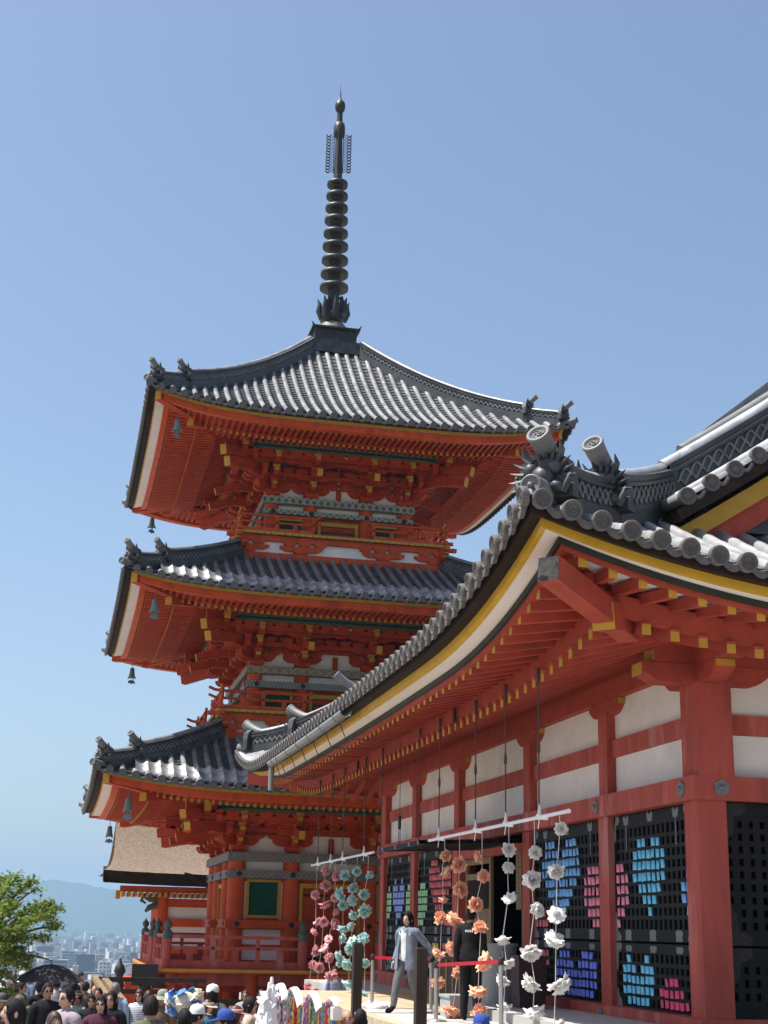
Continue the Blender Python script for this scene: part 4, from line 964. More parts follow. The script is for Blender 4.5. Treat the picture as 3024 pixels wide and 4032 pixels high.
# ------------------------------------------------------------------ coloured cards tucked into the lattice (heart shapes)
COLS = {'sky': ((.17, .58, .80), 'sky blue'), 'blue': ((.20, .47, .86), 'mid blue'), 'vio': ((.18, .25, .80), 'violet blue'), 'pink': ((.88, .27, .35), 'pink'), 'rose': ((.75, .08, .17), 'rose red'), 'red': ((.72, .17, .17), 'brick red'), 'green': ((.32, .62, .32), 'light green'), 'lil': ((.26, .34, .74), 'lavender blue'), 'yel': ((.78, .58, .08), 'yellow'), 'teal': ((.08, .24, .22), 'teal green')}
CMAT = {k: mat(v[1].replace(' ', '_')+'_card', v[0], .6, .25, 2.2, .22) for k, v in COLS.items()}
H = lambda s: [int(q) for q in s.split()]
def rr(a, b): return list(range(a, b+1))
CARDS = [
 ('a', 'u', 'sky', 'the big heart of the corner shutter, upper leaf', {1: [5, 6, 8, 9], 2: rr(4, 10), 3: rr(4, 10), 4: rr(4, 10), 5: rr(5, 9), 6: rr(6, 8), 7: [7]}),
 ('a', 'u', 'pink', 'the half heart at the far edge of the corner shutter', {3: [0, 1], 4: [0, 1, 2], 5: [0, 1, 2], 6: [0, 1, 2], 7: [0, 1], 8: [0]}),
 ('a', 'u', 'blue', 'the half heart beside the corner post', {4: [15], 5: [14, 15], 6: [14, 15], 7: [15]}),
 ('a', 'l', 'sky', 'the heart in the lower leaf of the corner shutter', {0: [2, 6], 1: [1, 2, 3, 5, 6, 7], 2: rr(1, 7), 3: rr(1, 7), 4: rr(2, 6)}),
 ('a', 'l', 'rose', 'the lower corner shutter, low beside the corner post', {2: [10, 11, 12], 3: rr(9, 13), 4: rr(9, 14)}),
 ('b', 'u', 'blue', 'the big upper heart behind the white flowers', {0: [3, 4, 5, 9, 10, 11], 1: rr(3, 6)+rr(8, 12), 2: rr(2, 12), 3: rr(2, 12), 4: rr(3, 11), 5: rr(4, 10), 6: rr(5, 9), 7: [7]}),
 ('b', 'u', 'pink', 'the half heart beside the red post, behind the white flowers', {3: [15, 16, 17], 4: rr(14, 18), 5: rr(14, 18), 6: rr(14, 18), 7: rr(15, 18), 8: rr(16, 18)}),
 ('b', 'u', 'red', 'the upper leaf of the shutter next to the doorway', {7: [2], 8: rr(0, 3)}),
 ('b', 'l', 'red', 'the lower leaf of the shutter next to the doorway', {0: [1, 2, 3], 1: rr(0, 3), 2: rr(0, 2), 4: [0]}),
 ('b', 'l', 'vio', 'the big lower heart behind the white flowers', {0: [7, 8, 9, 13, 14, 15], 1: rr(6, 10)+rr(12, 16), 2: rr(6, 16), 3: rr(6, 16), 4: rr(7, 15)}),
 ('b', 'l', 'rose', 'the lower leaf, alone beside the slim red post', {0: [18]}),
 ('c', 'u', 'red', 'the heart beyond the doorway, behind the peach garlands', {0: [7, 8, 9], 1: rr(6, 10)+[15, 16], 2: rr(6, 16), 3: rr(6, 16), 4: rr(7, 15), 5: rr(8, 13), 6: rr(9, 12), 7: [10]}),
 ('c', 'l', 'yel', 'the lower leaf beyond the doorway, behind the walking woman', {0: [8, 9, 10], 1: rr(7, 10), 2: [6, 7, 8], 3: [6, 7, 8]}),
]
REST = [('c', 'u', 'green', {3: [1, 2, 3], 4: rr(0, 4), 5: rr(0, 4), 6: rr(0, 4), 7: rr(0, 3), 8: rr(0, 2)}), ('c', 'u', 'red', {8: rr(14, 18)}), ('c', 'l', 'red', {0: rr(13, 18), 1: rr(13, 18), 2: rr(15, 17), 3: [16, 17]}),
 ('d', 'u', 'lil', {2: [5, 9], 3: [4, 5, 6, 8, 9, 10], 4: rr(4, 10), 5: rr(4, 10), 6: rr(5, 9), 7: rr(6, 8), 8: [6]}), ('d', 'u', 'green', {3: [1, 13, 14], 4: [0, 1, 2, 12, 13, 14], 5: [0, 1, 2, 12, 13, 14], 6: [0, 1, 2, 12, 13, 14], 7: [0, 1]}), ('d', 'l', 'teal', {3: rr(1, 6), 4: rr(1, 6)})]
def card_mesh(k, key, tg):
    x, y, z, w, h = CELL[key, tg, 0, 0]; b = MB(); w *= .85; h *= .97; n = 5
    vs = []
    for s_ in (0, 1):
        for i in range(n):
            t = -1+2*i/(n-1); vs += [(-.022+.016*t*t+s_*.012, t*w/2, -h/2), (-.028+.016*t*t+s_*.012, t*w/2, h/2)]
    f = [(2*i, 2*i+1, 2*i+3, 2*i+2) for i in range(n-1)]+[(2*n+2*i+2, 2*n+2*i+3, 2*n+2*i+1, 2*n+2*i) for i in range(n-1)]
    f += [(0, 2*n, 2*n+1, 1), (2*n-2, 2*n-1, 4*n-1, 4*n-2)]+[(2*i+1, 2*n+2*i+1, 2*n+2*i+3, 2*i+3) for i in range(n-1)]
    b.add(vs, f, True); o = b.build('coloured_card', CMAT[k]); me = o.data; bpy.data.objects.remove(o); return me
cm = {}
for key, tg, c_, where, rows in CARDS:
    if (key, c_, tg) not in cm: cm[key, c_, tg] = card_mesh(c_, key, tg)
    for r, cs in rows.items():
        for q in cs:
            p = CELL[key, tg, r, q]; o = bpy.data.objects.new('coloured_card', cm[key, c_, tg]); col.objects.link(o); o.location = (p[0]+rnd.uniform(-.006, .004), p[1]+rnd.uniform(-.008, .008), p[2]+rnd.uniform(-.006, .006)); o.rotation_euler = (rnd.gauss(0, .05), rnd.gauss(0, .06), rnd.gauss(0, .1))
            tag(o, '%s card in %s' % (COLS[c_][1], where), 'card', '%s cards in %s' % (COLS[c_][1], where))
for key, tg, c_, rows in REST:
    b = MB()
    for r, cs in rows.items():
        for q in cs: p = CELL[key, tg, r, q]; b.box((p[0]-.012+rnd.uniform(-.005, .005), p[1], p[2]), (.012, p[3]*.97, p[4]*1.05), Matrix.Rotation(rnd.gauss(0, .05), 3, 'X'))
    o = b.build('card_rows', CMAT[c_]); tag(o, '%s cards filling the %s of the %s shutter' % (COLS[c_][1], 'upper openings' if tg == 'u' else 'lower openings', 'farthest' if key == 'd' else 'second farthest')+(' near the post' if (key, tg, c_) == ('c', 'u', 'red') else ''), 'cards', None, 'stuff')

# ------------------------------------------------------------------ terrace
b = MB(); b.bx(5.2, 30, 10, 31.9, -4, PZ); b.bx(6.7, 30, 31.9, 39, -4, PZ-.004)
o = b.build('terrace', STN); tag(o, None, None, kind='structure')
b = MB(); b.bx(4.98, 5.2, 10, 32.0, PZ-.16, PZ+.012)
for q in range(18): y = 10.5+q*1.22; b.bx(4.975, 5.205, y, y+.012, PZ-.16, PZ+.0125)
o = b.build('terrace_kerb', KRB); tag(o, None, None, kind='structure')
b = MB(); b.bx(5.205, 8.2, 25.4, 32.0, PZ, PZ+.01); o = b.build('terrace_floor_boards', SLB); tag(o, None, None, kind='structure')
b = MB(); b.bx(5.05, 5.199, 10, 31.9, -3.6, PZ-.16); o = b.build('terrace_side_wall', VBD); tag(o, None, None, kind='structure')
b = MB(); b.bx(6.75, 8.2, 15, 25.3, PZ, PZ+.16); o = b.build('terrace_step', STN); tag(o, None, None, kind='structure')
# ------------------------------------------------------------------ ground, town, hills, haze
def gz(y): return -2.05-.0272*max(6, min(60, y))
def tz(x, y):
    if y < 62: return gz(y)
    t = min(1, (y-62)/700); return -3.68-66*(t*t*(3-2*t))
b = MB()
ysg = [-60, 0, 6, 20, 40, 60, 75, 100, 150, 220, 300, 400, 520, 640, 762, 1200, 2500, 5000, 9000, 14000]; xsg = [-9000, -3000, -900, -300, -120, -60, -30, 0, 30, 60, 120, 300, 900, 3000, 9000]
b.grid(lambda x, y: (x, y, tz(x, y)), xsg, ysg)
tag(b.build('ground', GND), None, None, kind='structure')
RDG = [(-2600, 150), (-1400, 120), (-700, 60), (-320, 115), (-183, 164), (-90, 196), (-5, 217), (30, 216), (60, 208), (90, 205), (157, 203), (190, 194), (232, 181), (266, 184), (330, 170), (450, 150), (700, 190), (1200, 230), (2600, 160)]
def ridge(x):
    for i in range(len(RDG)-1):
        if RDG[i][0] <= x <= RDG[i+1][0]: t = (x-RDG[i][0])/(RDG[i+1][0]-RDG[i][0]); t = t*t*(3-2*t); return RDG[i][1]*(1-t)+RDG[i+1][1]*t
    return 120
def hill(x, s):
    y = 7000+1000*s; top = ridge(x*8000/y if y else x)
    sp = .5+.5*noise.noise(Vector((x*.006, s*2.2, 0))); h = -72+(top+72)*min(1, s)**(1.1+.5*sp)
    if s > 1: h = top-(s-1)*250
    return (x, y, h+(6*noise.noise(Vector((x*.02, s*6, 3)))+2.5*noise.noise(Vector((x*.08, s*9, 3))))*min(1, s*1.5))
b = MB(); b.grid(hill, [-2600+q*20 for q in range(261)], lin(0, 1.6, 40))
tag(b.build('hills', mat('wooded_hillside', (.035, .06, .03), .9, .1, .02, .35)), None, None, kind='structure')
# town on the plain
PLN = -69.7
CM = [mat('town_'+n, c, .8, .2, .12, .18) for n, c in (('pale', (.62, .60, .57)), ('grey', (.36, .36, .37)), ('brown', (.24, .17, .14)), ('dark', (.12, .13, .15)), ('roof', (.20, .21, .22)), ('green', (.05, .08, .035)), ('tan', (.50, .42, .33)))]
b = MB(); r2 = random.Random(3)
for q in range(5200):
    y = 700*(10**r2.uniform(0, .98)); x = r2.uniform(-.13, .14)*y-20; 
    s = r2.uniform(.6, 1.5)*(1+y/6000); h = r2.choice((4, 6, 6, 8, 9, 11, 14, 20, 27))*r2.uniform(.7, 1.2)
    w, d = r2.uniform(6, 16)*s, r2.uniform(6, 14)*s; k = r2.choice((0, 0, 1, 1, 4, 4, 3, 6, 5, 2, 2))
    if k == 5: b.ball((x, y, PLN+3), (w*.7, d*.7, h*.6), 6, 5); continue
    if y < 1000: h = min(h, 8)
    b.box((x, y, PLN+h/2), (w, d, h), Matrix.Rotation(.2+r2.choice((0, 0, .3)), 3, 'Z'), k); b.box((x, y, PLN+h+.2), (w*.9, d*.9, .4), Matrix.Rotation(.2, 3, 'Z'), 4)
    if h > 8:
        for lv in range(int(h/3)): b.box((x, y-.02*d, PLN+1.6+lv*3), (w*.96, d*1.01, .9), Matrix.Rotation(.2, 3, 'Z'), 3)
o = b.build('town', CM); tag(o, 'hazy town of low roofs spread over the plain below the hills', 'town', None, 'stuff')
def block(px0, px1, py0, py1, Y, mk, label, bands=0, side=None, name='office_block'):
    """one building of the town, front from its corners in the photo, standing on the plain at distance Y"""
    a, c = atY(px0, py1, Y), atY(px1, py0, Y); b = MB(); z1_ = c.z
    b.bx(a.x, c.x, Y, Y+max(10, (c.x-a.x)*.7), PLN-.5, z1_)
    o = b.build(name, CM[mk], None, loc=((a.x+c.x)/2, Y, PLN)); tag(o, label, 'building', 'buildings of the town')
    b = MB(); w = c.x-a.x
    if bands:
        n = max(1, int((z1_-PLN)/3.3))
        for q in range(n):
            z = z1_-1.9-q*3.3
            if bands == 1: b.bx(a.x+.04*w, c.x-.04*w, Y-.15, Y+.02, z-.75, z+.75)
            else:
                m_ = max(3, int(w/3))
                for j in range(m_): b.bx(a.x+w*(j+.25)/m_, a.x+w*(j+.75)/m_, Y-.12, Y+.02, z-.7, z+.6)
        b.build('window', CM[3], o)
    if side is not None:
        b = MB(); b.bx(a.x-.02, a.x+w*.18, Y-.3, Y-.16, PLN, z1_+.5); b.build('end_wall', CM[side], o)
    b = MB(); b.bx(a.x+w*.3, a.x+w*.55, Y+2, Y+6, z1_, z1_+2.4); b.build('roof_plant', CM[1], o)
Z = lambda x0, y0, x1, y1: (x0*.42194, x1*.42194, 3400+y0*.42194, 3400+y1*.42194)
for (q, Y, mk, lb, bd, sd) in [
    (Z(340, 775, 500, 850), 2100, 3, 'broad dark grey block behind the lowest maple branch', 1, None), (Z(500, 775, 560, 885), 1900, 0, 'slim white tower between the dark block and the striped block', 2, None),
    (Z(555, 815, 700, 890), 1850, 1, 'grey block with dark window bands and a white end wall', 1, 0), (Z(690, 850, 890, 985), 1500, 3, 'large dark block with a brown end wall and a grid of windows', 2, 2),
    (Z(890, 850, 980, 905), 1900, 6, 'cream low block right of the large dark block', 1, None), (Z(1210, 830, 1280, 910), 1900, 3, 'blue grey tower beside the veranda newels', 1, None),
    (Z(1060, 840, 1090, 900), 1950, 6, 'narrow cream block standing alone in the middle of the town', 0, None), (Z(920, 915, 1030, 1000), 1400, 0, 'pale apartment block with stacked balconies', 2, None),
    (Z(675, 955, 735, 1030), 1250, 6, 'beige block just above the dark haired crowd', 0, None), (Z(250, 890, 345, 990), 1300, 2, 'brown block behind the crowd with a cream wall at its right', 1, None),
    (Z(345, 905, 400, 990), 1290, 0, 'cream end building right of the brown block', 0, None), (Z(400, 900, 640, 1000), 1320, 1, 'long blue grey slab above the black umbrella', 1, None),
    (Z(430, 745, 470, 780), 3200, 0, 'small white building on the far plain above the dark grey block', 0, None), (Z(530, 705, 585, 720), 4300, 0, 'white flat hall far out near the foot of the hills', 0, None),
    (Z(1270, 795, 1330, 880), 2300, 0, 'white tower at the edge of the pagoda veranda', 2, None), (Z(920, 790, 1010, 850), 2600, 1, 'mid grey block in the middle distance of the town', 1, None)]:
    block(q[0], q[1], q[2], q[3], Y, mk, lb, bd, sd)
hz_ = MB(); hz_.bx(-6500, 6500, -400, 14500, -76, 330)
ho = hz_.build('haze', []); tag(ho, 'blue summer haze over the town and hills', 'haze', None, 'stuff')
hm = bpy.data.materials.new('haze'); hm.use_nodes = True; nt = hm.node_tree; nt.nodes.clear()
ou = nt.nodes.new('ShaderNodeOutputMaterial'); pv = nt.nodes.new('ShaderNodeVolumePrincipled'); pv.inputs['Density'].default_value = HAZE; pv.inputs['Color'].default_value = (.50, .75, 1, 1); pv.inputs['Anisotropy'].default_value = .2
nt.links.new(pv.outputs[0], ou.inputs['Volume']); ho.data.materials.append(hm)

# ------------------------------------------------------------------ hall with the bark roof beyond the pagoda
bk = thing('bark_roofed_hall', (8, 64, -3.7), 'low vermilion hall with a thick brown bark roof behind the pagoda', 'hall')
b, e, w, oc, cl, wl, pl, sh, nz_ = [MB() for _ in range(9)]
XL, XRr, YE = 2.35, 15., 60.
prof = lambda s: (YE+3.4*s, 1.95+1.05*s+1.35*s*s)
def xl(s): return XL-.36*(1-s)**5+.12*s
top = lambda u, s: ((xl(s)*(1-u)+XRr*u), prof(s)[0], prof(s)[1]+.10*(1-u)**8*(1-s)-.02+.02*noise.noise(Vector((u*40, s*30, 1))))
b.grid(top, lin(0, 1, 60), lin(0, 1, 40))
b.grid(lambda u, s: (XRr-(XRr-xl(s))*(1-u) if False else (xl(s)*(1-u)+XRr*u), 2*prof(1)[0]-prof(s)[0], prof(s)[1]), lin(0, 1, 6), lin(0, 1, 10))
for lay in range(4):
    z0 = -.12*(lay+1); ins = .05*lay
    e.add([top(u, 0) for u in lin(0, 1, 40)], [], False)
    vs = []
    for u in lin(0, 1, 40): p = top(u, 0); vs += [(p[0], p[1]+ins, p[2]-.12*lay), (p[0], p[1]+ins+.02, p[2]-.12*(lay+1)), (p[0], p[1]+1.2, p[2]-.12*(lay+1)+.3)]
    e.add(vs, [(3*i, 3*i+1, 3*i+4, 3*i+3) for i in range(39)]+[(3*i+1, 3*i+2, 3*i+5, 3*i+4) for i in range(39)])
vs = []
for s in lin(0, 1, 20): p = top(0, s); vs += [p, (p[0]+.06, p[1], p[2]-.5), (p[0]+.6, p[1], p[2]-.5)]
e.add(vs, [(3*i, 3*i+1, 3*i+4, 3*i+3) for i in range(19)]+[(3*i+1, 3*i+2, 3*i+5, 3*i+4) for i in range(19)])
e.bx(6.2, XRr, YE-.55, YE+.5, 1.42, 1.78); e.prism([(5.2, 2.0), (6.2, 1.78), (6.2, 1.42), (5.8, 1.60)], ((0, YE-.1, 0), (1, 0, 0), (0, 0, 1)), .8)
w.bx(XL+.35, XRr, YE+.35, YE+.55, 1.20, 1.44); sh.bx(XL+.45, XRr, YE+.6, YE+2.6, 1.25, 1.35)
x = XL+.45
while x < XRr: oc.bx(x, x+.12, YE+.25, YE+.5, 1.02, 1.20); wl.bx(x+.01, x+.11, YE+.5, YE+2.2, 1.02, 1.2); x += .24
for k in range(4): oc.bx(XL+.22+.0*k, XL+.38, YE+.45+.28*k, YE+.55+.28*k, .92, 1.25)
YW = 61.9
for xx in (4.55, 7.6, 10.8, 14): cl.tube([(xx, YW, -3.7), (xx, YW, 1.2)], .24, 14); cl.cut()
for yy in (63.6, 65.4): cl.tube([(4.55, yy, -3.7), (4.55, yy, 1.2)], .22, 14); cl.cut()
pl.bx(4.55, XRr, YW+.02, YW+.1, -2.4, 1.0); pl.bx(4.5, 4.58, YW, 67, -2.4, 1.0)
for z0, z1_ in ((.66, 1.0), (-.12, .20), (-1.35, -.95), (-2.4, -2.1)): wl.bx(4.4, XRr, YW-.1, YW+.06, z0, z1_); wl.bx(4.42, 4.6, YW, 67, z0, z1_)
wl.bx(3.2, XRr, YW-1.3, YW, -2.55, -2.4)
nz_.tube([(4.4, YW, 1.0), (4.0, YW-.1, .98), (3.72, YW-.15, 1.08), (3.66, YW-.15, .9), (3.85, YW-.12, .78)], [.16, .15, .1, .08, .04], 8); nz_.tube([(4.4, YW, .75), (4.0, YW, .62), (3.85, YW, .45)], [.14, .12, .05], 8)
nz_.box((4.55, YW-.05, 1.12), (.5, .5, .22))
r_ = b.build('bark_roof', BARK, bk); e.build('bark_eave', BAKD, r_); w.build('eave_beam', VB, r_); oc.build('rafter_end_paint', OCH, r_); sh.build('soffit', VBD, r_)
w_ = pl.build('plaster_wall', PLA, bk); cl.build_each('column', VB, bk); wl.build('wall_beams', VB, w_); nz_.build('carved_beam_nose', CAPG, bk)

# ------------------------------------------------------------------ maple at the left
def maple():
    by = 27.; base = atY(-190, 3800, by); base.z = gz(by)
    t = thing('maple_tree', base, 'green maple reaching in with layered sprays of small leaves above the crowd', 'tree')
    wd = MB(); lf = MB(); r_ = random.Random(9)
    fork = atY(-150, 3900, by); wd.tube([base, base.lerp(fork, .5)+Vector((.08, 0, 0)), fork], [.17, .14, .11], 10)
    tips = [(25, 3450, .3), (72, 3452, -.2), (138, 3462, .1), (150, 3498, .5), (216, 3548, -.3), (238, 3578, .3), (206, 3612, -.6), (236, 3648, .2), (182, 3694, .5), (104, 3700, -.4), (106, 3738, .2), (208, 3784, -.1), (112, 3808, -.6), (36, 3800, .3), (60, 3870, .6), (10, 3640, .8), (60, 3560, -.8), (90, 3600, .9), (10, 3740, -.9), (30, 3900, 0.), (120, 3650, -.9), (60, 3760, .8)]
    for (x, y, dy) in tips:
        tip = atY(x, y, by+dy*1.3); mid = atY(x*.3-75, y*.45+3860*.55-40, by+dy*.6)
        path = [fork.lerp(mid, u) for u in lin(0, .9, 4)]; a = path[-1]
        path += [a.lerp(tip, u)+Vector((0, 0, .12*sin(pi*u))) for u in lin(.15, 1, 8)]
        wd.tube(path, [.05*(1-i/len(path))+.006 for i in range(len(path))], 6)
        n = int(620*max(.3, (tip-mid).length/1.5))
        for q in range(n):
            u = r_.random()**.75; c = mid.lerp(tip, u)+Vector((0, 0, .12*sin(pi*u)))
            wdt = (.42*(1-u)+.05); dr = (tip-mid).normalized(); sdv = Vector((-dr.y, dr.x, 0)) if abs(dr.z) < .9 else Vector((1, 0, 0)); sdv = Vector((0, 1, 0))
            nn = noise.noise(c*2.2+Vector((x, y, 0))); 
            if nn < -.12: continue
            c = c+sdv*r_.gauss(0, wdt)+Vector((r_.gauss(0, .07), 0, r_.gauss(-.015, .042)+.05*nn))
            s = r_.uniform(.028, .05); e_ = Euler((r_.gauss(0, .6), r_.gauss(0, .6), r_.uniform(0, 6.3))).to_matrix()
            pts = []
            for j in range(10): rr2 = s*(1.0 if j % 2 == 0 else .42)*(1.15 if j == 0 else 1); pts.append(c+e_@Vector((rr2*cos(j*pi/5), rr2*sin(j*pi/5), -.012*(j % 2 == 0))))
            lf.add(pts, [tuple(range(10))], k=0 if r_.random() < .8 else 1)
    wd.build('trunk', mat('maple_bark', (.10, .08, .06), .9, .1, 12, .3), t)
    lf.build('crown', [mat('maple_leaf', (.14, .215, .03), .55, .3, 1.6, .35, trans=.35), mat('maple_leaf_young', (.20, .23, .03), .55, .3, 2, .3, trans=.35)], t)
maple()

# ------------------------------------------------------------------ poles and garlands of paper flowers
def pole(y0, y1, ties, label):
    o = thing('white_pole', (6.3, (y0+y1)/2, 1.48), label, 'pole', 'white poles tied along the hall eaves'); b, c = MB(), MB()
    b.tube([(6.3, y0, 1.475), (6.3, y1, 1.475)], .026, 14); b.lathe([(.027, -.04), (.029, -.03), (.029, .0), (.018, .0), (.018, -.03), (.001, -.03)], (6.3, y0-.002, 1.475), 14, False, 0, (0, -1, 0))
    for y in ties:
        c.ball((6.3, y, 1.485), (.045, .09, .045), 10); c.bar((6.3, y, 1.47), (6.3, y-.32, 1.44), .03, .045); c.tube([(6.3, y, 1.5), (6.3, y-.03, 1.62), (6.3, y+.04, 1.66)], [.03, .016, .006], 6); c.tube([(6.3, y, 1.44), (6.3, y+.05, 1.33)], .008, 4)
    b.build('pipe', PVC, o); c.build('tie_rag', CLW, o)
pole(17.39, 24.45, (18.55, 20.05, 21.6, 23.8), 'white pipe tied in front of the corner shutters, carrying peach and white garlands')
pole(28.95, 36.2, (29.9, 32.2, 33.65, 35.35), 'white pipe tied before the far end of the hall, carrying pink and mint garlands')
def flower_mesh(seed, op):
    """crumpled paper peony: rings of pleated petals, the outer ones open and drooping, the inner ones closed"""
    r_ = random.Random(seed); b = MB()
    for ly, (n, tilt, L_, w_) in enumerate(((9, 1.75+op, .40, .20), (8, 1.25+op, .40, .20), (7, .8+op*.6, .36, .18), (5, .35, .28, .14))):
        for q in range(n):
            a = 2*pi*(q+.5*(ly % 2))/n+r_.gauss(0, .10); tl = tilt+r_.gauss(0, .16); ll = L_*r_.uniform(.85, 1.12); curl = r_.uniform(.5, 1.3); ca, sa = cos(a), sin(a)
            def fn(u, t):
                an = tl-curl*.9*(1-t)-(.25*t*t)
                rad = .05+ll*t*sin(an); z = ll*t*cos(an)-.02*ly
                ww = w_*(.35+.75*sin(pi*min(1, .15+.75*t)))*u; fold = .028*cos(u*pi*2.2)*t+.02*abs(u)
                rad -= .05*u*u*t; z += fold+.05*u*u*t
                tipn = 1-.13*abs(u)**1.5*t
                return ((rad*tipn)*ca-ww*sa, (rad*tipn)*sa+ww*ca, z+.10)
            b.grid(fn, lin(-1, 1, 7), lin(0, 1, 5))
    o = b.build('paper_flower', [PAPW]); me = o.data; bpy.data.objects.remove(o); return me
FM = [flower_mesh(1, .0), flower_mesh(2, .2), flower_mesh(3, -.15), flower_mesh(4, .1)]
k3 = 1/2.373
P3 = lambda L_: [(1100+x*k3, 3100+y*k3, w*k3) for x, y, w in L_]
P4 = lambda L_: [(1600+x*.42194, 3100+y*.42194, w*.42194) for x, y, w in L_]
GAR = [
 ('pink', PAPP, P3([(343, 1010, 80), (340, 1237, 80), (340, 1335, 72), (325, 1520, 90), (300, 1670, 85), (270, 1880, 78)]), 'pink paper flower garland at the far end of the far pole'),
 ('pink', PAPP, P3([(420, 785, 82), (428, 930, 95), (415, 1065, 105), (412, 1265, 88), (398, 1470, 100), (370, 1680, 88), (345, 1875, 82)]), 'second pink garland from the far end, seven flowers'),
 ('pink', PAPP, P3([(520, 832, 85), (520, 1037, 70), (510, 1155, 65), (497, 1282, 95), (455, 1405, 72), (452, 1585, 85), (478, 1735, 110)]), 'pink garland hanging next to the first mint garland'),
 ('mint', PAPM, P3([(615, 825, 90), (588, 985, 108), (597, 1105, 85), (592, 1293, 97), (557, 1410, 95), (575, 1560, 95), (562, 1625, 92)]), 'mint green garland hanging next to the pink ones'),
 ('mint', PAPM, P3([(725, 793, 80), (685, 930, 92), (690, 1050, 95), (703, 1183, 88), (685, 1310, 80), (668, 1415, 95), (672, 1505, 97), (655, 1640, 105), (648, 1790, 108)]), 'longest mint green garland, in the middle of the mint ones'),
 ('mint', PAPM, P3([(828, 810, 78), (793, 1003, 92), (797, 1140, 116), (790, 1428, 102), (800, 1640, 80), (795, 1925, 80)]), 'mint green garland behind the dark terrace post'),
 ('peach', PAPO, P4([(357, 635, 102), (332, 765, 105), (345, 1010, 90), (328, 1238, 120), (318, 1518, 112), (287, 1800, 118), (298, 2083, 128)]), 'peach garland at the far end of the near pole, beside the walking woman'),
 ('peach', PAPO, P4([(495, 720, 137), (485, 965, 142), (478, 1190, 157), (465, 1490, 148), (482, 1700, 120), (440, 2030, 185)]), 'middle peach garland with the large flower facing the viewer'),
 ('peach', PAPO, P4([(707, 640, 108), (707, 828, 112), (648, 1103, 128), (695, 1335, 128), (680, 1605, 170), (672, 1852, 157), (677, 2125, 138)]), 'peach garland in front of the dark doorway'),
 ('white', PAPW, P4([(957, 572, 122), (945, 770, 108), (952, 1015, 118), (903, 1370, 137), (932, 1615, 132), (925, 1775, 124), (910, 1995, 132), (860, 2195, 142)]), 'white garland hanging over the black doorway'),
 ('white', PAPW, P4([(1197, 615, 115), (1167, 875, 162), (1192, 1155, 138), (1150, 1508, 176), (1195, 1790, 172), (1185, 2040, 176)]), 'middle white garland in front of the red door post'),
 ('white', PAPW, P4([(1432, 388, 115), (1408, 770, 142), (1398, 1158, 162), (1395, 1375, 177), (1393, 1798, 206), (1380, 2200, 160)]), 'white garland nearest the viewer, before the blue cards'),
]
r_ = random.Random(4)
for cn, pm, fl, lb in GAR:
    pts = [atX(x, y, 6.3) for x, y, w in fl]; top = Vector((6.3, pts[0].y, 1.44)); g = thing('flower_garland', top, lb, 'garland', 'paper flower garlands')
    b = MB(); b.tube([top]+pts+[pts[-1]+Vector((0, 0, -.12))], .006, 4); b.build('string', STR, g)
    for i, ((x, y, w), p) in enumerate(zip(fl, pts)):
        me = FM[r_.randrange(4)]; o = bpy.data.objects.new('paper_flower', me); col.objects.link(o); o.parent = g; o.location = p-top
        s = w/F*p.length*1.32; o.scale = (s, s, s*1.05)
        o.material_slots[0].link = 'OBJECT'; o.material_slots[0].material = pm
        # cups hang face down, sideways, or turned to the viewer
        m_ = r_.random()
        if cn == 'white' and i >= 3 and i != 4: tl = (pi+r_.gauss(0, .3), r_.gauss(0, .3))
        elif m_ < .35: tl = (1.35+r_.gauss(0, .3), r_.gauss(0, .4))
        elif m_ < .7: tl = (pi+r_.gauss(0, .45), r_.gauss(0, .45))
        else: tl = (2.3+r_.gauss(0, .3), r_.choice((-1, 1))*.8)
        o.rotation_euler = (tl[0], tl[1], r_.uniform(0, 6.28) if m_ > .33 else r_.uniform(-.5, .5))
# ------------------------------------------------------------------ people
SK = {k: mat('skin_'+k, c, .55, .35, 9, .06) for k, c in (('light', (.56, .34, .25)), ('mid', (.46, .26, .18)), ('tan', (.36, .19, .12)))}
EYE = mat('eye_dark', (.02, .015, .012), .3, .5); LIP = mat('lip', (.38, .12, .10), .5, .3)
HR = {'black': mat('hair_black', (.014, .012, .012), .7, .22, 60, .5, stretch=(1, 1, .1), bs=90, bd=.01), 'brown': mat('hair_brown', (.055, .030, .018), .5, .45, 60, .4, stretch=(1, 1, .1)), 'grey': mat('hair_grey', (.14, .13, .125), .55, .4, 60, .35, stretch=(1, 1, .1))}
_cm = {}
def cloth(n, c):
    if n not in _cm: _cm[n] = mat('cloth_'+n, c, .85, .12, 14, .10, bs=7, bd=.03)
    return _cm[n]
CL = dict(black=(.016, .016, .018), white=(.72, .72, .72), grey=(.30, .30, .31), navy=(.03, .04, .09), denim=(.10, .15, .22), sage=(.24, .29, .24), lilac=(.34, .29, .33), beige=(.50, .42, .33), olive=(.12, .13, .08), cream=(.62, .58, .46), sky=(.34, .42, .58), maroon=(.08, .025, .04), teal=(.06, .17, .24), brown=(.16, .10, .07), pinkc=(.60, .28, .28), royal=(.04, .08, .30), ash=(.46, .46, .46), robe=(.40, .46, .58), charcoal=(.09, .09, .095), steel=(.15, .15, .155), khaki=(.36, .34, .28))
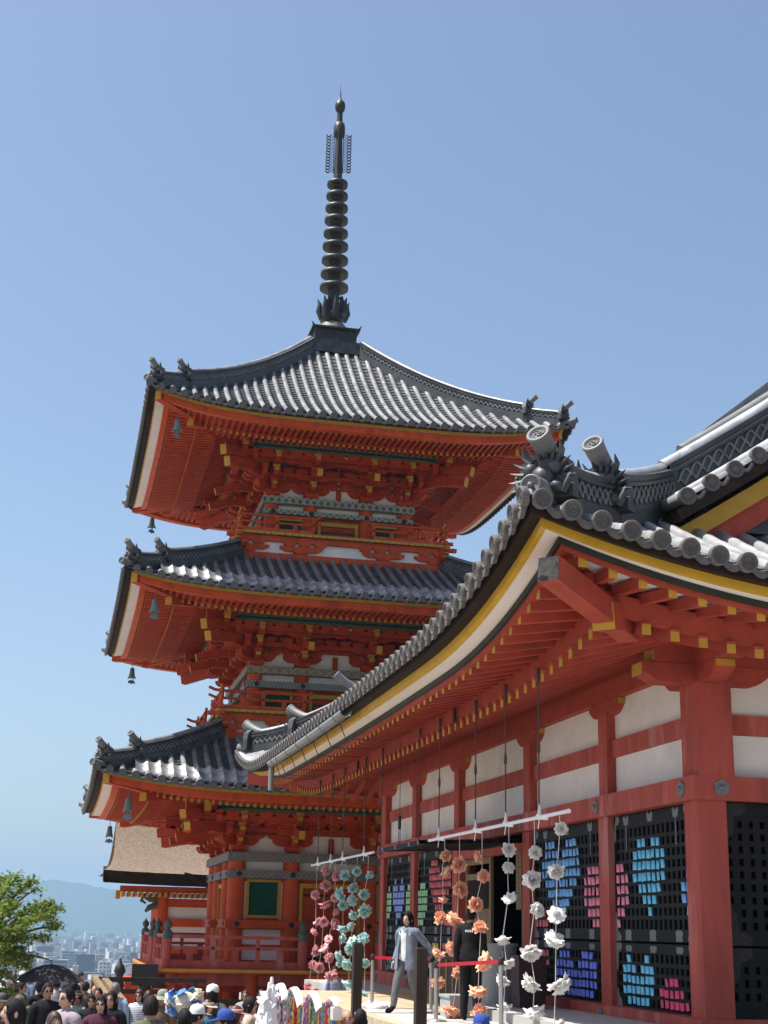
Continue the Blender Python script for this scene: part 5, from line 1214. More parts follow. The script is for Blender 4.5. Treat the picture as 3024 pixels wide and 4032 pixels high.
def stripes():
    m = bpy.data.materials.new('cloth_striped'); m.use_nodes = True; nt = m.node_tree; L = nt.links; b = nt.nodes['Principled BSDF']; b.inputs['Roughness'].default_value = .85
    tc = _n(nt, 'ShaderNodeTexCoord'); s = _n(nt, 'ShaderNodeSeparateXYZ'); L.new(tc.outputs['Object'], s.inputs[0])
    f = _n(nt, 'ShaderNodeMath', operation='MULTIPLY'); f.inputs[1].default_value = 32; L.new(s.outputs[2], f.inputs[0]); g = _n(nt, 'ShaderNodeMath', operation='FRACT'); L.new(f.outputs[0], g.inputs[0]); h = _n(nt, 'ShaderNodeMath', operation='LESS_THAN'); h.inputs[1].default_value = .36; L.new(g.outputs[0], h.inputs[0])
    mx = _n(nt, 'ShaderNodeMix', data_type='RGBA'); L.new(h.outputs[0], mx.inputs[0]); mx.inputs[6].default_value = (.72, .72, .73, 1); mx.inputs[7].default_value = (.06, .08, .20, 1); L.new(mx.outputs[2], b.inputs['Base Color']); return m
_cm['striped'] = stripes(); CL['striped'] = None
POSES = {
 'stand': dict(LS=(.175, .0, 1.40), LE=(.225, .03, 1.12), LW=(.235, -.05, .87), RS=(-.175, 0, 1.40), RE=(-.225, .03, 1.12), RW=(-.235, -.05, .87), LK=(.10, -.02, .50), LA=(.105, .03, .09), RK=(-.10, -.02, .50), RA=(-.105, .03, .09)),
 'phone': dict(LS=(.175, .0, 1.40), LE=(.225, .03, 1.12), LW=(.235, -.05, .87), RS=(-.175, 0, 1.40), RE=(-.24, -.06, 1.14), RW=(-.12, -.27, 1.27), LK=(.10, -.02, .50), LA=(.105, .03, .09), RK=(-.10, -.02, .50), RA=(-.105, .03, .09)),
 'walk': dict(LS=(.175, .02, 1.40), LE=(.30, .17, 1.19), LW=(.42, .25, 1.02), RS=(-.175, -.02, 1.40), RE=(-.235, .05, 1.12), RW=(-.25, -.06, .88), LK=(.11, .04, .51), LA=(.12, .26, .12), RK=(-.11, -.16, .52), RA=(-.12, -.24, .09)),
 'sit': dict(LS=(.175, .0, 1.40), LE=(.24, -.06, 1.14), LW=(.10, -.24, 1.05), RS=(-.175, 0, 1.40), RE=(-.24, -.06, 1.14), RW=(-.10, -.24, 1.05), LK=(.16, -.42, .95), LA=(.15, -.40, .52), RK=(-.16, -.42, .95), RA=(-.15, -.40, .52)),
}
def body_data(pose):
    J = {k: Vector(v) for k, v in POSES[pose].items()}; V = []; Rr = []; Ed = []; lab = []
    def v(p, r, l): V.append(Vector(p)); Rr.append(r if isinstance(r, tuple) else (r, r)); lab.append(l); return len(V)-1
    def ch(i, items):
        for p, r, l in items: j = v(p, r, l); Ed.append((i, j)); i = j
        return i
    pel = v((0, .0, .97), (.155, .115), 'torso'); ches = ch(pel, [((0, -.005, 1.10), (.14, .10), 'torso'), ((0, -.01, 1.26), (.165, .115), 'torso')])
    nb = ch(ches, [((0, .005, 1.40), (.12, .085), 'torso'), ((0, .01, 1.47), .055, 'neck'), ((0, 0, 1.55), .052, 'neck')])
    for S, E_, W in (('LS', 'LE', 'LW'), ('RS', 'RE', 'RW')):
        g = 1 if S[0] == 'L' else -1; d = (J[W]-J[E_]).normalized(); sh = v(J[S], .062, 'ua'); Ed.append((nb-2, sh))
        h0 = ch(sh, [(J[S].lerp(J[E_], .5), .052, 'ua'), (J[E_], .041, 'ua'), (J[E_].lerp(J[W], .45), .039, 'fa'), (J[W], .027, 'fa'), (J[W]+d*.05, (.036, .020), 'hand')])
        a = d.cross(Vector((g, 0, 0))); a = a.normalized() if a.length > .1 else Vector((0, 1, 0)); n_ = d.cross(a).normalized()
        for q, (o_, L_) in enumerate(((-.03, .062), (-.01, .074), (.01, .07), (.028, .055))):
            b0 = J[W]+d*.09+a*o_; c_ = n_*(-.012*g)
            ch(h0, [(b0, .0095, 'hand'), (b0+d*L_*.55+c_*.6, .0085, 'hand'), (b0+d*L_+c_*1.9, .007, 'hand')])
        ch(h0, [(J[W]+d*.05+a*-.045, .010, 'hand'), (J[W]+d*.09+a*-.062+n_*-.012*g, .008, 'hand')])
    for K, A in (('LK', 'LA'), ('RK', 'RA')):
        g = 1 if K[0] == 'L' else -1; hip = v((g*.09, .0, .90), .09, 'leg'); Ed.append((pel, hip))
        an = ch(hip, [(Vector((g*.09, 0, .90)).lerp(J[K], .5), .078, 'leg'), (J[K], .057, 'leg'), (J[K].lerp(J[A], .4), .054, 'leg'), (J[A], .038, 'leg')])
        ch(an, [(J[A]+Vector((g*.01, -.08, -.045)), .036, 'foot'), (J[A]+Vector((g*.02, -.17, -.058)), (.036, .024), 'foot')])
    me = bpy.data.meshes.new('skel'); me.from_pydata([tuple(p) for p in V], Ed, []); o = bpy.data.objects.new('skel', me); col.objects.link(o)
    md = o.modifiers.new('s', 'SKIN'); sv = me.skin_vertices[0].data
    for i, r in enumerate(Rr): sv[i].radius = r; sv[i].use_root = (i == 0)
    md.use_smooth_shade = True; o.modifiers.new('u', 'SUBSURF').levels = 1
    dg = bpy.context.evaluated_depsgraph_get(); ev = o.evaluated_get(dg); m2 = bpy.data.meshes.new_from_object(ev)
    vs = [p.co.copy() for p in m2.vertices]; fs = [tuple(p.vertices) for p in m2.polygons]; nr = [p.normal.copy() for p in m2.vertices]
    bpy.data.objects.remove(o)
    segs = [(V[a], V[b], lab[b]) for a, b in Ed]; cl = []
    for p in vs:
        best = (9, '')
        for a, b, l in segs:
            ab = b-a; t = max(0, min(1, (p-a).dot(ab)/max(1e-6, ab.length_squared))); d = (p-a-ab*t).length-(.06 if l == 'torso' else 0)
            if d < best[0]: best = (d, l)
        cl.append(best[1])
    return vs, fs, nr, cl
def head_mesh(mb):
    n, m_ = 26, 18; vs = []
    for i in range(m_+1):
        th = pi*i/m_
        for j in range(n):
            ph = 2*pi*j/n; x, y, z = sin(th)*sin(ph), -sin(th)*cos(ph), cos(th)
            X, Y, Z = x*.075, y*.096, z*.120
            if z < 0: t = -z; X *= 1-.36*t**1.4; Y = Y*(1-.12*t) if y < 0 else Y*(1-.45*t)
            fr = max(0, -y)**3
            g = lambda a, s: math.exp(-(a/s)**2)
            Y -= fr*(.022*g(x, .17)*g(z+.12, .17)+.010*g(x, .10)*g(z-.1, .2)+.008*g(x, .4)*g(z+.88, .2)+.007*g(x, .25)*g(z+.5, .10))
            Y += fr*(.010*(g(x-.4, .18)+g(x+.4, .18))*g(z-.08, .12))
            vs.append((X, Y, Z+1.605))
    mb.add(vs, [(i*n+q, (i+1)*n+q, (i+1)*n+(q+1) % n, i*n+(q+1) % n) for i in range(m_) for q in range(n)], True, 0)
    for g in (-1, 1):
        mb.ball((g*.075, .012, 1.60), (.012, .022, .034), 8, 0); mb.ball((g*.031, -.080, 1.617), (.014, .009, .007), 8, 1); mb.box((g*.032, -.088, 1.642), (.034, .008, .006), None, 3)
    mb.ball((0, -.092, 1.545), (.024, .008, .008), 8, 2)
_bd = {}
def get_body(pose):
    if pose not in _bd:
        vs, fs, nr, cl = body_data(pose); b = MB(); b.add(vs, fs, True, 0); head_mesh(b); o = b.build('person_body', [SK['mid'], EYE, LIP, HR['black']]); me = o.data; bpy.data.objects.remove(o)
        _bd[pose] = (me, vs, fs, nr, cl, {})
    return _bd[pose]
def shell(pose, key, ok, off, flare=None):
    me, vs, fs, nr, cl, cache = get_body(pose)
    if key in cache: return cache[key]
    keep = [f for f in fs if all(ok(vs[i], cl[i]) for i in f)]; idx = {}; nv = []
    for f in keep:
        for i in f:
            if i not in idx:
                idx[i] = len(nv); p = vs[i]+nr[i]*(off+.006*noise.noise(vs[i]*14))
                if flare: p = flare(p, cl[i])
                nv.append(p)
    b = MB(); b.add(nv, [tuple(idx[i] for i in f) for f in keep], True); o = b.build(key, [PAPW]); cache[key] = o.data; bpy.data.objects.remove(o); return cache[key]
def hair_mesh(kind):
    b = MB(); nA, nT = 32, 12
    def low(a):
        a = abs(a)  # 0 at the face, pi at the back
        if kind == 'short': return .62 if a < .7 else (.62-(a-.7)*1.6 if a < 1.35 else (-.30 if a < 1.9 else -.55))
        return .56 if a < .55 else (.56-(a-.55)*2.6 if a < 1.0 else -.85)
    def fn(i, t):
        a = -pi+2*pi*i/nA; z0 = low(a); el = pi/2-(pi/2-math.asin(max(-1, min(1, z0))))*t
        x, y, z = cos(el)*sin(a), -cos(el)*cos(a), sin(el)
        th = 1.13+.05*noise.noise(Vector((a*5, t*2, 1)))+.05*noise.noise(Vector((a*14, t*3, 4)))
        X, Y, Z = x*.075*th, y*.098*th, z*.122*1.09
        if z < 0: X *= 1-.10*(-z); Y *= 1-.12*(-z)
        return (X, Y+.006, Z+1.608)
    b.grid(fn, range(nA+1), lin(0, 1, nT))
    fr = [fn(i, .97) for i in range(nA+1)]
    if kind in ('long', 'bob'):
        zb = 1.22 if kind == 'long' else 1.47
        def f2(i, t):
            a = pi*.34+(2*pi-2*pi*.34)*i/24; s = .085+.012*sin(7*a)+.008*noise.noise(Vector((a*4, t, 2)))
            k = (1-.12*t) if kind == 'long' else 1+.02*t
            return (s*sin(a)*1.0*k, -s*cos(a)*1.05*k+.012+.03*t*(kind == 'long'), 1.60+(zb-1.60)*t+.02*noise.noise(Vector((a*6, 0, 5)))*t)
        b.grid(f2, range(25), lin(0, 1, 10)); b.grid(lambda i, t: tuple(Vector(f2(i, t))*1.0+Vector((0, -.0, 0))-Vector((Vector(f2(i, t)).x*.16, (Vector(f2(i, t)).y-.012)*.16, 0))), range(25), lin(0, 1, 6))
    for q in range(40):
        a = r_.uniform(-pi, pi); t = r_.uniform(.55, 1); p = Vector(fn((a+pi)/(2*pi)*nA, t)); d = Vector((0, 0, -.03-.02*r_.random())) if kind != 'short' else Vector((r_.gauss(0, .006), r_.gauss(0, .006), -.018))
        b.tube([p, p+d*.5+Vector((p.x, p.y, 0))*.05, p+d], [.007, .006, .002], 4)
    o = b.build('hair', [HR['black']]); me = o.data; bpy.data.objects.remove(o); return me
HM = {k: hair_mesh(k) for k in ('short', 'bob', 'long')}
def hat(kind, m, par):
    b = MB(); c = Vector((0, .005, 1.64))
    dome = lambda R_, h, z: b.lathe([(R_*.99, z), (R_, z+h*.3), (R_*.88, z+h*.72), (R_*.5, z+h*.95), (.004, z+h)], (0, .005, 0), 20)
    if kind == 'bucket': dome(.103, .125, 1.645); b.lathe([(.100, 1.655), (.155, 1.605), (.175, 1.595), (.172, 1.588), (.10, 1.64)], (0, .005, 0), 22)
    elif kind in ('cap', 'visor', 'capback'):
        if kind != 'visor': dome(.104, .125, 1.635); b.ball((0, .005, 1.762), .01, 6)
        else: b.lathe([(.098, 1.64), (.104, 1.645), (.104, 1.69), (.098, 1.69)], (0, .005, 0), 22)
        g = -1 if kind != 'capback' else 1
        pts = [(sin(a)*.098, g*(cos(a)*.098), 1.648) for a in lin(-1.1, 1.1, 9)]+[(sin(a)*.11, g*(.085+cos(a)*.115), 1.632-.01*cos(a)) for a in lin(1.1, -1.1, 9)]
        b.add(pts+[(p[0], p[1], p[2]-.006) for p in pts], [tuple(range(18)), tuple(range(35, 17, -1))]+[(i, (i+1) % 18, 18+(i+1) % 18, 18+i) for i in range(18)])
    o = b.build('hat', m, None); o.parent = par; return o
def lnk(me, name, m, par, sl=0):
    o = bpy.data.objects.new(name, me); col.objects.link(o); o.parent = par
    for i, q in enumerate(m if isinstance(m, list) else [m]): o.material_slots[i].link = 'OBJECT'; o.material_slots[i].material = q
    return o
def person(loc, scale, yaw, label, skin='mid', hair='short', hcol='black', hatk=None, hatc='white', top='black', sleeve='long', legs='charcoal', pose='stand', lean=0., glasses=False, pack=None, headyaw=0., coat=None, group=None):
    t = thing('person', loc, label, 'person', group); t.scale = (scale,)*3; t.rotation_euler = (lean, 0, R(yaw))
    me, vs, fs, nr, cl, ca = get_body(pose)
    lnk(me, 'body', [SK[skin], EYE, LIP, HR[hcol]], t)
    arms = ('torso', 'ua', 'fa') if sleeve == 'long' else ('torso', 'ua')
    lnk(shell(pose, 'shirt_'+sleeve, lambda p, l: (l in arms and p.z > .88) or (l == 'leg' and p.z > .90) or (l == 'neck' and p.z < 1.47), .020, lambda p, l: Vector((p.x*(1+.10*max(0, min(1, (1.2-p.z)/.3))), p.y*(1+.12*max(0, min(1, (1.2-p.z)/.3))), p.z)) if l in ('torso', 'leg') else p), 'shirt', cloth(top, CL[top]), t)
    lnk(shell(pose, 'trousers', lambda p, l: l == 'leg' or (l == 'torso' and p.z < 1.0), .022, lambda p, l: p), 'trousers', cloth(legs, CL[legs]), t)
    lnk(shell(pose, 'shoes', lambda p, l: l == 'foot' or (l == 'leg' and p.z < .13 and pose != 'sit'), .012), 'shoes', cloth('black', CL['black']), t)
    if hair: o = lnk(HM[hair], 'hair', HR[hcol], t)
    if hatk: hat(hatk, cloth(hatc, CL[hatc]), t)
    if glasses:
        b = MB()
        for g in (-1, 1): b.ball((g*.032, -.095, 1.617), (.024, .006, .017), 10); b.tube([(g*.056, -.092, 1.622), (g*.082, .0, 1.622)], .003, 4)
        b.tube([(-.012, -.1, 1.62), (.012, -.1, 1.62)], .003, 4); o = b.build('glasses', EYE); o.parent = t
    if pack:
        b = MB(); 
        if pack == 'strap': b.tube([(.13, -.125, 1.40), (.0, -.155, 1.25), (-.15, -.13, 1.05)], .018, 6, flat=.4); b.tube([(.13, .10, 1.42), (0, .15, 1.25), (-.15, .13, 1.05)], .018, 6, flat=.4); b.tube([(.13, -.125, 1.40), (.14, 0, 1.475), (.13, .1, 1.42)], .018, 6, flat=.4)
        else:
            b.ball((0, .20, 1.22), (.15, .085, .21), 14)
            for g in (-1, 1): b.tube([(g*.10, .14, 1.40), (g*.11, .0, 1.475), (g*.11, -.10, 1.40), (g*.125, -.135, 1.2), (g*.15, .0, 1.08)], .02, 6, flat=.5)
        o = b.build('backpack' if pack == 'pack' else 'shoulder_strap', cloth('black', CL['black'])); o.parent = t
    return t
A_ = lambda x, y: (x*.42194, 3400+y*.42194)
B_ = lambda x, y: (500+x*.48222, 3300+y*.48222)
def crowd(p, hp, yaw, label, H=1.66, **kw):
    """stand somebody where the photo shows the head: distance from the head's size, feet on the ground"""
    d0 = F*.245/hp; best = None
    for q in range(80):
        d = d0*(.72+.75*q/79); P = ray(*p); P = P*(d/P.y); s = (P.z-gz(P.y))/1.61
        c = abs(math.log(d/d0))+(6*max(0, abs(s-.98)-.06))
        if best is None or c < best[0]: best = (c, P, s)
    _, P, s = best
    return person((P.x, P.y, gz(P.y)), s, yaw, label, **kw)
W = 'in the crowd'
crowd(A_(125, 1395), 96, -80, 'woman with long straight black hair in profile at the bottom left corner', hair='long', top='charcoal', skin='light')
crowd(A_(40, 1150), 42, 160, 'person in a pale grey bucket hat under the maple', hatk='bucket', hatc='ash', top='charcoal', hair='bob')
crowd(A_(205, 1160), 46, 70, 'man in an olive overshirt holding up a white fan', top='olive', skin='mid', pose='phone')
crowd(A_(285, 1075), 44, 120, 'man in a denim blue shirt left of the black umbrella', top='denim')
crowd(A_(210, 1045), 34, 175, 'person in a white cap near the maple trunk', hatk='cap', top='white')
crowd(A_(130, 1060), 36, 190, 'person with a dark brown head half under the maple leaves', hcol='brown', top='brown', hair='short')
crowd(A_(372, 1165), 44, 200, 'person all in black with a black backpack under the umbrella', top='black', pack='pack', hatk='cap', hatc='black')
crowd(A_(442, 1195), 58, 15, 'man in a black shirt looking down at his hands below the umbrella', top='black', glasses=True, skin='tan')
crowd(A_(525, 1120), 42, 190, 'person in a light grey hooded jacket seen from behind', top='ash')
crowd(A_(760, 1045), 34, 75, 'person in a cream shirt highest at the back of the crowd', top='cream')
crowd(A_(672, 1075), 32, 180, 'dark haired person just left of the cream shirt', top='black')
crowd(A_(690, 1155), 46, 170, 'person with a large mop of dark curly hair', top='charcoal', hair='bob')
crowd(A_(622, 1262), 74, -50, 'man with glasses in an open lilac shirt over a white tee', top='lilac', glasses=True, skin='light', legs='khaki')
crowd(A_(722, 1255), 54, -40, 'man with a visor and sunglasses in a sage green shirt', top='sage', hatk='visor', hatc='brown', glasses=True, skin='tan')
crowd(A_(800, 1155), 40, 150, 'short haired man in a tan shirt seen from behind', top='brown')
crowd(A_(942, 1315), 68, -10, 'woman with bobbed hair and round glasses in a maroon cardigan', hair='bob', top='maroon', glasses=True, skin='light')
crowd(A_(1040, 1270), 62, -25, 'woman with sunglasses and long dark hair in a black tee', hair='long', top='black', sleeve='short', glasses=True)
crowd(A_(1078, 1180), 50, 165, 'grey haired man in a pale blue shirt with a dark strap', hcol='grey', top='sky', pack='strap')
crowd(A_(1300, 1235), 50, -20, 'woman with sunglasses in a navy striped white top', hair='bob', hcol='brown', top='striped', glasses=True, skin='light')
crowd(A_(886, 1180), 36, 170, 'bald headed man behind the wooden handrail', hair=None, top='brown', skin='mid')
crowd(A_(920, 1215), 32, -30, 'short person beside the bald man at the handrail', top='charcoal', skin='mid')
crowd(A_(850, 1285), 40, 0, 'woman with white framed sunglasses half hidden in the middle of the crowd', hair='bob', top='black', glasses=True)
crowd(A_(505, 1490), 76, 20, 'brown haired head at the bottom edge below the lilac shirt', hair='bob', hcol='brown', top='black', skin='light')
crowd(A_(10, 1290), 52, 30, 'man in a black cap at the left edge', hatk='cap', hatc='charcoal', top='charcoal', skin='tan')
crowd(A_(110, 1215), 44, 100, 'person in a navy cap behind the woman in profile', hatk='cap', hatc='navy', top='navy')
crowd(B_(195, 1385), 84, 175, 'boy with thick black hair in an olive shirt seen from behind', top='olive', skin='light')
crowd(B_(292, 1310), 54, -30, 'person in a sage bucket hat and a grey brown coat', hatk='bucket', hatc='sage', top='brown', skin='mid')
crowd(B_(172, 1295), 40, 180, 'dark haired person behind the striped top', hcol='brown', top='charcoal')
crowd(B_(698, 1270), 56, 175, 'man in a white cap and white shirt with a black backpack strap', hatk='cap', top='ash', pack='pack', hair='bob')
crowd(B_(468, 1480), 82, 185, 'person with glossy black hair at the bottom, left of the white cap', top='charcoal')
crowd(B_(575, 1450), 66, 110, 'person in a white baseball cap in front of the blue wrapped bundle', hatk='cap', top='black')
crowd(B_(655, 1385), 50, 40, 'woman in a straw coloured visor and a teal jacket', hatk='visor', hatc='beige', top='teal', skin='light', hair='bob', hcol='brown')
crowd(B_(800, 1500), 84, -100, 'person in a bright blue cap at the bottom edge', hatk='cap', hatc='royal', top='royal')
crowd(B_(1005, 1365), 62, 75, 'woman with long dark hair and glasses in a beige top', hair='long', top='beige', glasses=True, skin='light')
crowd(B_(890, 1445), 52, 80, 'person in a pink sun visor beside the long haired woman', hatk='visor', hatc='pinkc', hcol='brown', hair='bob', top='beige')
crowd(B_(968, 1290), 38, -20, 'man with sunglasses in a grey shirt behind the long haired woman', top='grey', glasses=True, hcol='brown')
crowd(B_(1095, 1275), 40, 0, 'dark haired man facing the viewer left of the white paper ornament', top='black')
crowd(B_(848, 1412), 34, 180, 'small brown haired head left of the pink visor', hcol='brown', top='brown')
C_ = lambda x, y: (800+x*.42194, 3700+y*.42194)
crowd(C_(1345, 745), 56, -10, 'balding man at the bottom edge right of the paper cranes', hair=None, top='charcoal', skin='mid')
crowd(C_(1470, 740), 60, 160, 'dark haired woman beside the balding man at the bottom edge', hair='bob', top='black')
crowd((1895, 4042), 60, 180, 'person whose pale blue hood just enters the bottom edge below the doorway', hatk='bucket', hatc='royal', top='royal')
# people on the terrace
p0 = atZ(1600, 3988, PZ); s0 = 1.6/1.72
wm = person((p0.x, p0.y, PZ+.0), s0*.985, -52, 'young woman with long black hair in a grey blue overshirt walking along the terrace', skin='light', hair='long', top='white', legs='steel', pose='walk')
wm.children[[c_.name.split('.')[0] for c_ in wm.children].index('hair')].scale = (1.04, 1.04, 1.02)
b = MB(); n = 22
for lay in (0,):
    vs = []; zz = lin(1.44, .74, 9)
    for i, z in enumerate(zz):
        for q in range(n+1):
            a = .38+(2*pi-.76)*q/n; rx = .165+.085*((1.44-z)/.7)**.7; ry = .125+.07*((1.44-z)/.7); w_ = 1+.04*sin(a*5+z*9)
            if z > 1.36: rx *= .92
            vs.append((rx*sin(a)*w_, -ry*cos(a)*w_-.005, z))
    b.add(vs, [(i*(n+1)+q, i*(n+1)+q+1, (i+1)*(n+1)+q+1, (i+1)*(n+1)+q) for i in range(8) for q in range(n)], True)
o = b.build('overshirt', cloth('greyblue', (.18, .215, .27))); o.parent = wm
CL['greyblue'] = (.18, .215, .27)
lnk(shell('walk', 'sleeves', lambda p, l: l in ('ua', 'fa') or (l == 'torso' and p.z > 1.36), .026), 'sleeves', cloth('greyblue', CL['greyblue']), wm)
p1 = atZ(1852, 4018, PZ)
st_ = person((p1.x, p1.y, PZ), .97, 150, 'staff member all in black standing with back turned before the doorway', top='black', legs='black', skin='light')
b = MB(); 
for q in range(4): b.box((-.06+q*.035, .137, 1.36), (.022, .004, .035))
o = b.build('jacket_lettering', PVC); o.parent = st_
p2 = atY(1316, 3858, 33.5)
person((p2.x, 33.5, p2.z-1.40), .98, 10, 'priest in a pale blue robe sitting below the far edge of the terrace', top='robe', legs='robe', pose='sit', skin='mid')

# ------------------------------------------------------------------ things on and around the terrace
for (x, yt, X, lb) in ((1409, 3716, 5.02, 'dark square timber post at the terrace edge, under the mint garland'), (1658, 3735, 5.02, 'dark square timber post at the terrace edge, in front of the walking woman')):
    p = atX(x, yt, X); b = MB(); b.bx(X-.075, X+.075, p.y-.075, p.y+.075, gz(p.y)-.1, p.z); b.taper((X, p.y, p.z), .15, .15, .13, .13, .02)
    tag(b.build('timber_post', WDK, None, loc=(X, p.y, gz(p.y))), lb, 'post', 'timber posts at the terrace edge')
def stanchion(x, yt, yb, lb):
    p = atZ(x, yb, PZ); z = (ray(x, yt)*(p.y/ray(x, yt).y)).z; t = thing('belt_stanchion', (p.x, p.y, PZ), lb, 'stanchion', 'belt barrier stanchions'); b, c = MB(), MB()
    b.tube([(p.x, p.y, PZ+.03), (p.x, p.y, z)], .032, 12); b.lathe([(.17, PZ), (.17, PZ+.015), (.05, PZ+.04)], (p.x, p.y, 0), 20); c.lathe([(.036, z-.10), (.042, z-.09), (.042, z-.02), (.03, z)], (p.x, p.y, 0), 12)
    b.build('post', STL, t); c.build('belt_cassette', IRN, t); return Vector((p.x, p.y, z-.055))
a = stanchion(1464, 3757, 3966, 'steel belt stanchion standing in white cloth left of the walking woman')
c = stanchion(1716, 3785, 4022, 'steel belt stanchion below the first peach garland')
c2 = stanchion(1697, 3765, 3985, 'steel belt stanchion behind the one below the peach garland')
e = stanchion(1973, 3770, 4070, 'pale steel stanchion under the white garland at the doorway')
def belt(p, q, lb):
    b = MB(); b.bar(p, q, .004, .05); tag(b.build('barrier_belt', REDB, None, loc=tuple((p+q)/2)), lb, 'belt', 'red barrier belts')
belt(a, c2, 'red belt stretched behind the walking woman'); belt(c, e, 'red belt stretched across the doorway')
b = MB()
for q in range(16):
    p = atZ(1455+q*5.2, 3962+r_.uniform(-6, 9), PZ); b.ball((p.x, p.y, PZ+.02), (r_.uniform(.08, .16), r_.uniform(.12, .25), r_.uniform(.03, .08)), 8)
p = atZ(1490, 3964, PZ); tag(b.build('crumpled_cloth', CLW, None, loc=(p.x, p.y, PZ)), 'white cloth crumpled around the foot of a stanchion on the terrace', 'cloth')
# offertory box
bt = thing('offertory_box', (7.55, 26.2, PZ), 'dark wooden offertory box against the wall left of the doorway', 'box'); b, c = MB(), MB()
b.bx(7.15, 8.05, 25.3, 27.4, PZ+.08, PZ+.86); b.bx(7.10, 8.1, 25.25, 27.45, PZ, PZ+.1); b.bx(7.08, 8.12, 25.2, 27.5, PZ+.82, PZ+.90)
for q in range(5): c.bx(7.13, 7.15, 25.4+q*.45, 25.46+q*.45, PZ+.1, PZ+.82)
b.build('box_body', WDK, bt); c.build('box_battens', WDL, bt)
p = atX(1950, 4010, 7.35); b = MB(); x, y = 7.35, p.y; zb = PZ+.16
b.lathe([(.30, zb), (.33, zb+.4), (.365, zb+.92), (.39, zb+.93), (.39, zb+.97), (.35, zb+.97), (.34, zb+.9), (.28, zb+.1)], (x, y, 0), 28)
for g in (-1, 1): b.tube([(x, y+g*.38, zb+.84), (x, y+g*.44, zb+.84), (x, y+g*.44, zb+.74), (x, y+g*.36, zb+.74)], .016, 6)
tag(b.build('grey_bin', GRY, None, loc=(x, y, zb)), 'tall grey plastic bin beside the doorway behind the white garland', 'bin')
b = MB(); x, y = 7.6, p.y-1.0; b.taper((x, y, zb), .42, .42, .46, .46, .74); b.bx(x-.25, x+.25, y-.25, y+.25, zb+.74, zb+.80)
tag(b.build('dark_box', mat('dark_red_box', (.05, .025, .025), .6, .3, 5, .2), None, loc=(x, y, zb)), 'dark reddish box right of the grey bin', 'box')
b = MB(); q = atZ(1800, 4005, PZ); b.bx(q.x-.2, q.x+.35, q.y-.3, q.y+.3, PZ, PZ+.30); b.bx(q.x-.22, q.x+.37, q.y-.32, q.y+.32, PZ+.30, PZ+.34)
tag(b.build('grey_crate', GRY, None, loc=(q.x, q.y, PZ)), 'low grey crate on the terrace at the feet of the staff member', 'crate')
# folded paper cranes: four bundles hung on a rack, and a white paper ornament
STRM = []
for i, c in enumerate(((.60, .06, .07), (.10, .12, .42), (.62, .40, .05), (.10, .32, .20), (.62, .30, .38), (.66, .66, .64), (.35, .12, .40), (.12, .30, .55))): STRM.append(mat('crane_strand_%d' % i, c, .7, .15, 9, .12))
YC_ = 17.5
PK = [(712, 410, 770, 560, 690), (838, 445, 915, 620, 770), (1008, 485, 1090, 660, 915), (1195, 535, 1265, 610, 1080)]
def fn_y(xt, yt, xr, yr, x):
    a = max(0, min(1, (x-xt+38)/max(1, xr-xt))); return yt+16+(yr-yt+4)*a**1.7+6
NM = ['leftmost of the four crane bundles, next to the white ornament', 'second crane bundle, with a green patch of strands', 'third crane bundle, with a red patch at its right', 'rightmost crane bundle, with a flat white side']
for i, (xt, yt, xr, yr, xl_) in enumerate(PK):
    px = lambda x, y, dy=0.: atY(800+x*.42194, 3700+y*.42194, YC_+dy)
    tp, rg_, lf_ = px(xt, yt), px(xr, yr), px(xl_, yr); zb = px(xt, 900).z
    t = thing('crane_bundle', (tp.x, YC_, zb), NM[i]+', under a white paper cover', 'paper cranes', 'bundles of folded paper cranes'); b = MB()
    # ribbed white cover: a band arching from the crest down to the right, its near edge lower and to the right
    def fn(a, u):
        e0 = px(xt-38+(xr-xt)*a+4*sin(pi*a), yt+16+(yr-yt+4)*a**1.7-10*sin(pi*a), .16-.42*a); e1 = px(xt+40+(xr-xt-22)*(1-(1-a)**1.5), yt-2+(yr-yt-30)*a**1.55, .12-.42*a)
        return tuple(e0.lerp(e1, u)+Vector((0, 0, .005*abs(sin(u*4*pi))+.012*sin(pi*u))))
    b.grid(fn, lin(0, 1, 16), lin(0, 1, 33))
    if i == 3: q0, q1 = px(xr-75, yr), px(xr+2, 745); b.bx(q0.x, q1.x, YC_-.16, YC_+.1, q1.z, q0.z-.02)
    b.build('white_cover', PAPW, t); b = MB(); rs = random.Random(i+5)
    for q in range(230):
        x = xl_-8+(xr+14-xl_)*rs.random(); y = YC_+rs.uniform(.02, .30)
        yy = yr+14+(yt+34-yr)*max(0, min(1, (x-xl_)/(xt-32-xl_))) if x < xt-32 else fn_y(xt, yt, xr, yr, x)
        p_ = px(x, yy+rs.uniform(0, 16), y-YC_); z = p_.z; c_ = int((noise.noise(Vector((x*.012, i*3, 0)))*.5+.5)*8+rs.gauss(0, 1.5)) % 8
        while z > zb:
            h = rs.uniform(.03, .055); b.prism([(-.010, -h/2), (.010, -h/2), (.015, 0), (.003, h/2), (-.014, .01)], ((p_.x+rs.gauss(0, .004), p_.y, z), (cos(rs.random()*3), sin(rs.random()*3)*.3, 0), (0, 0, 1)), .014, False, c_ if rs.random() < .78 else rs.randrange(8)); z -= h*.85
    b.build('crane_strings', STRM, t)
b = MB(); rs = random.Random(2)
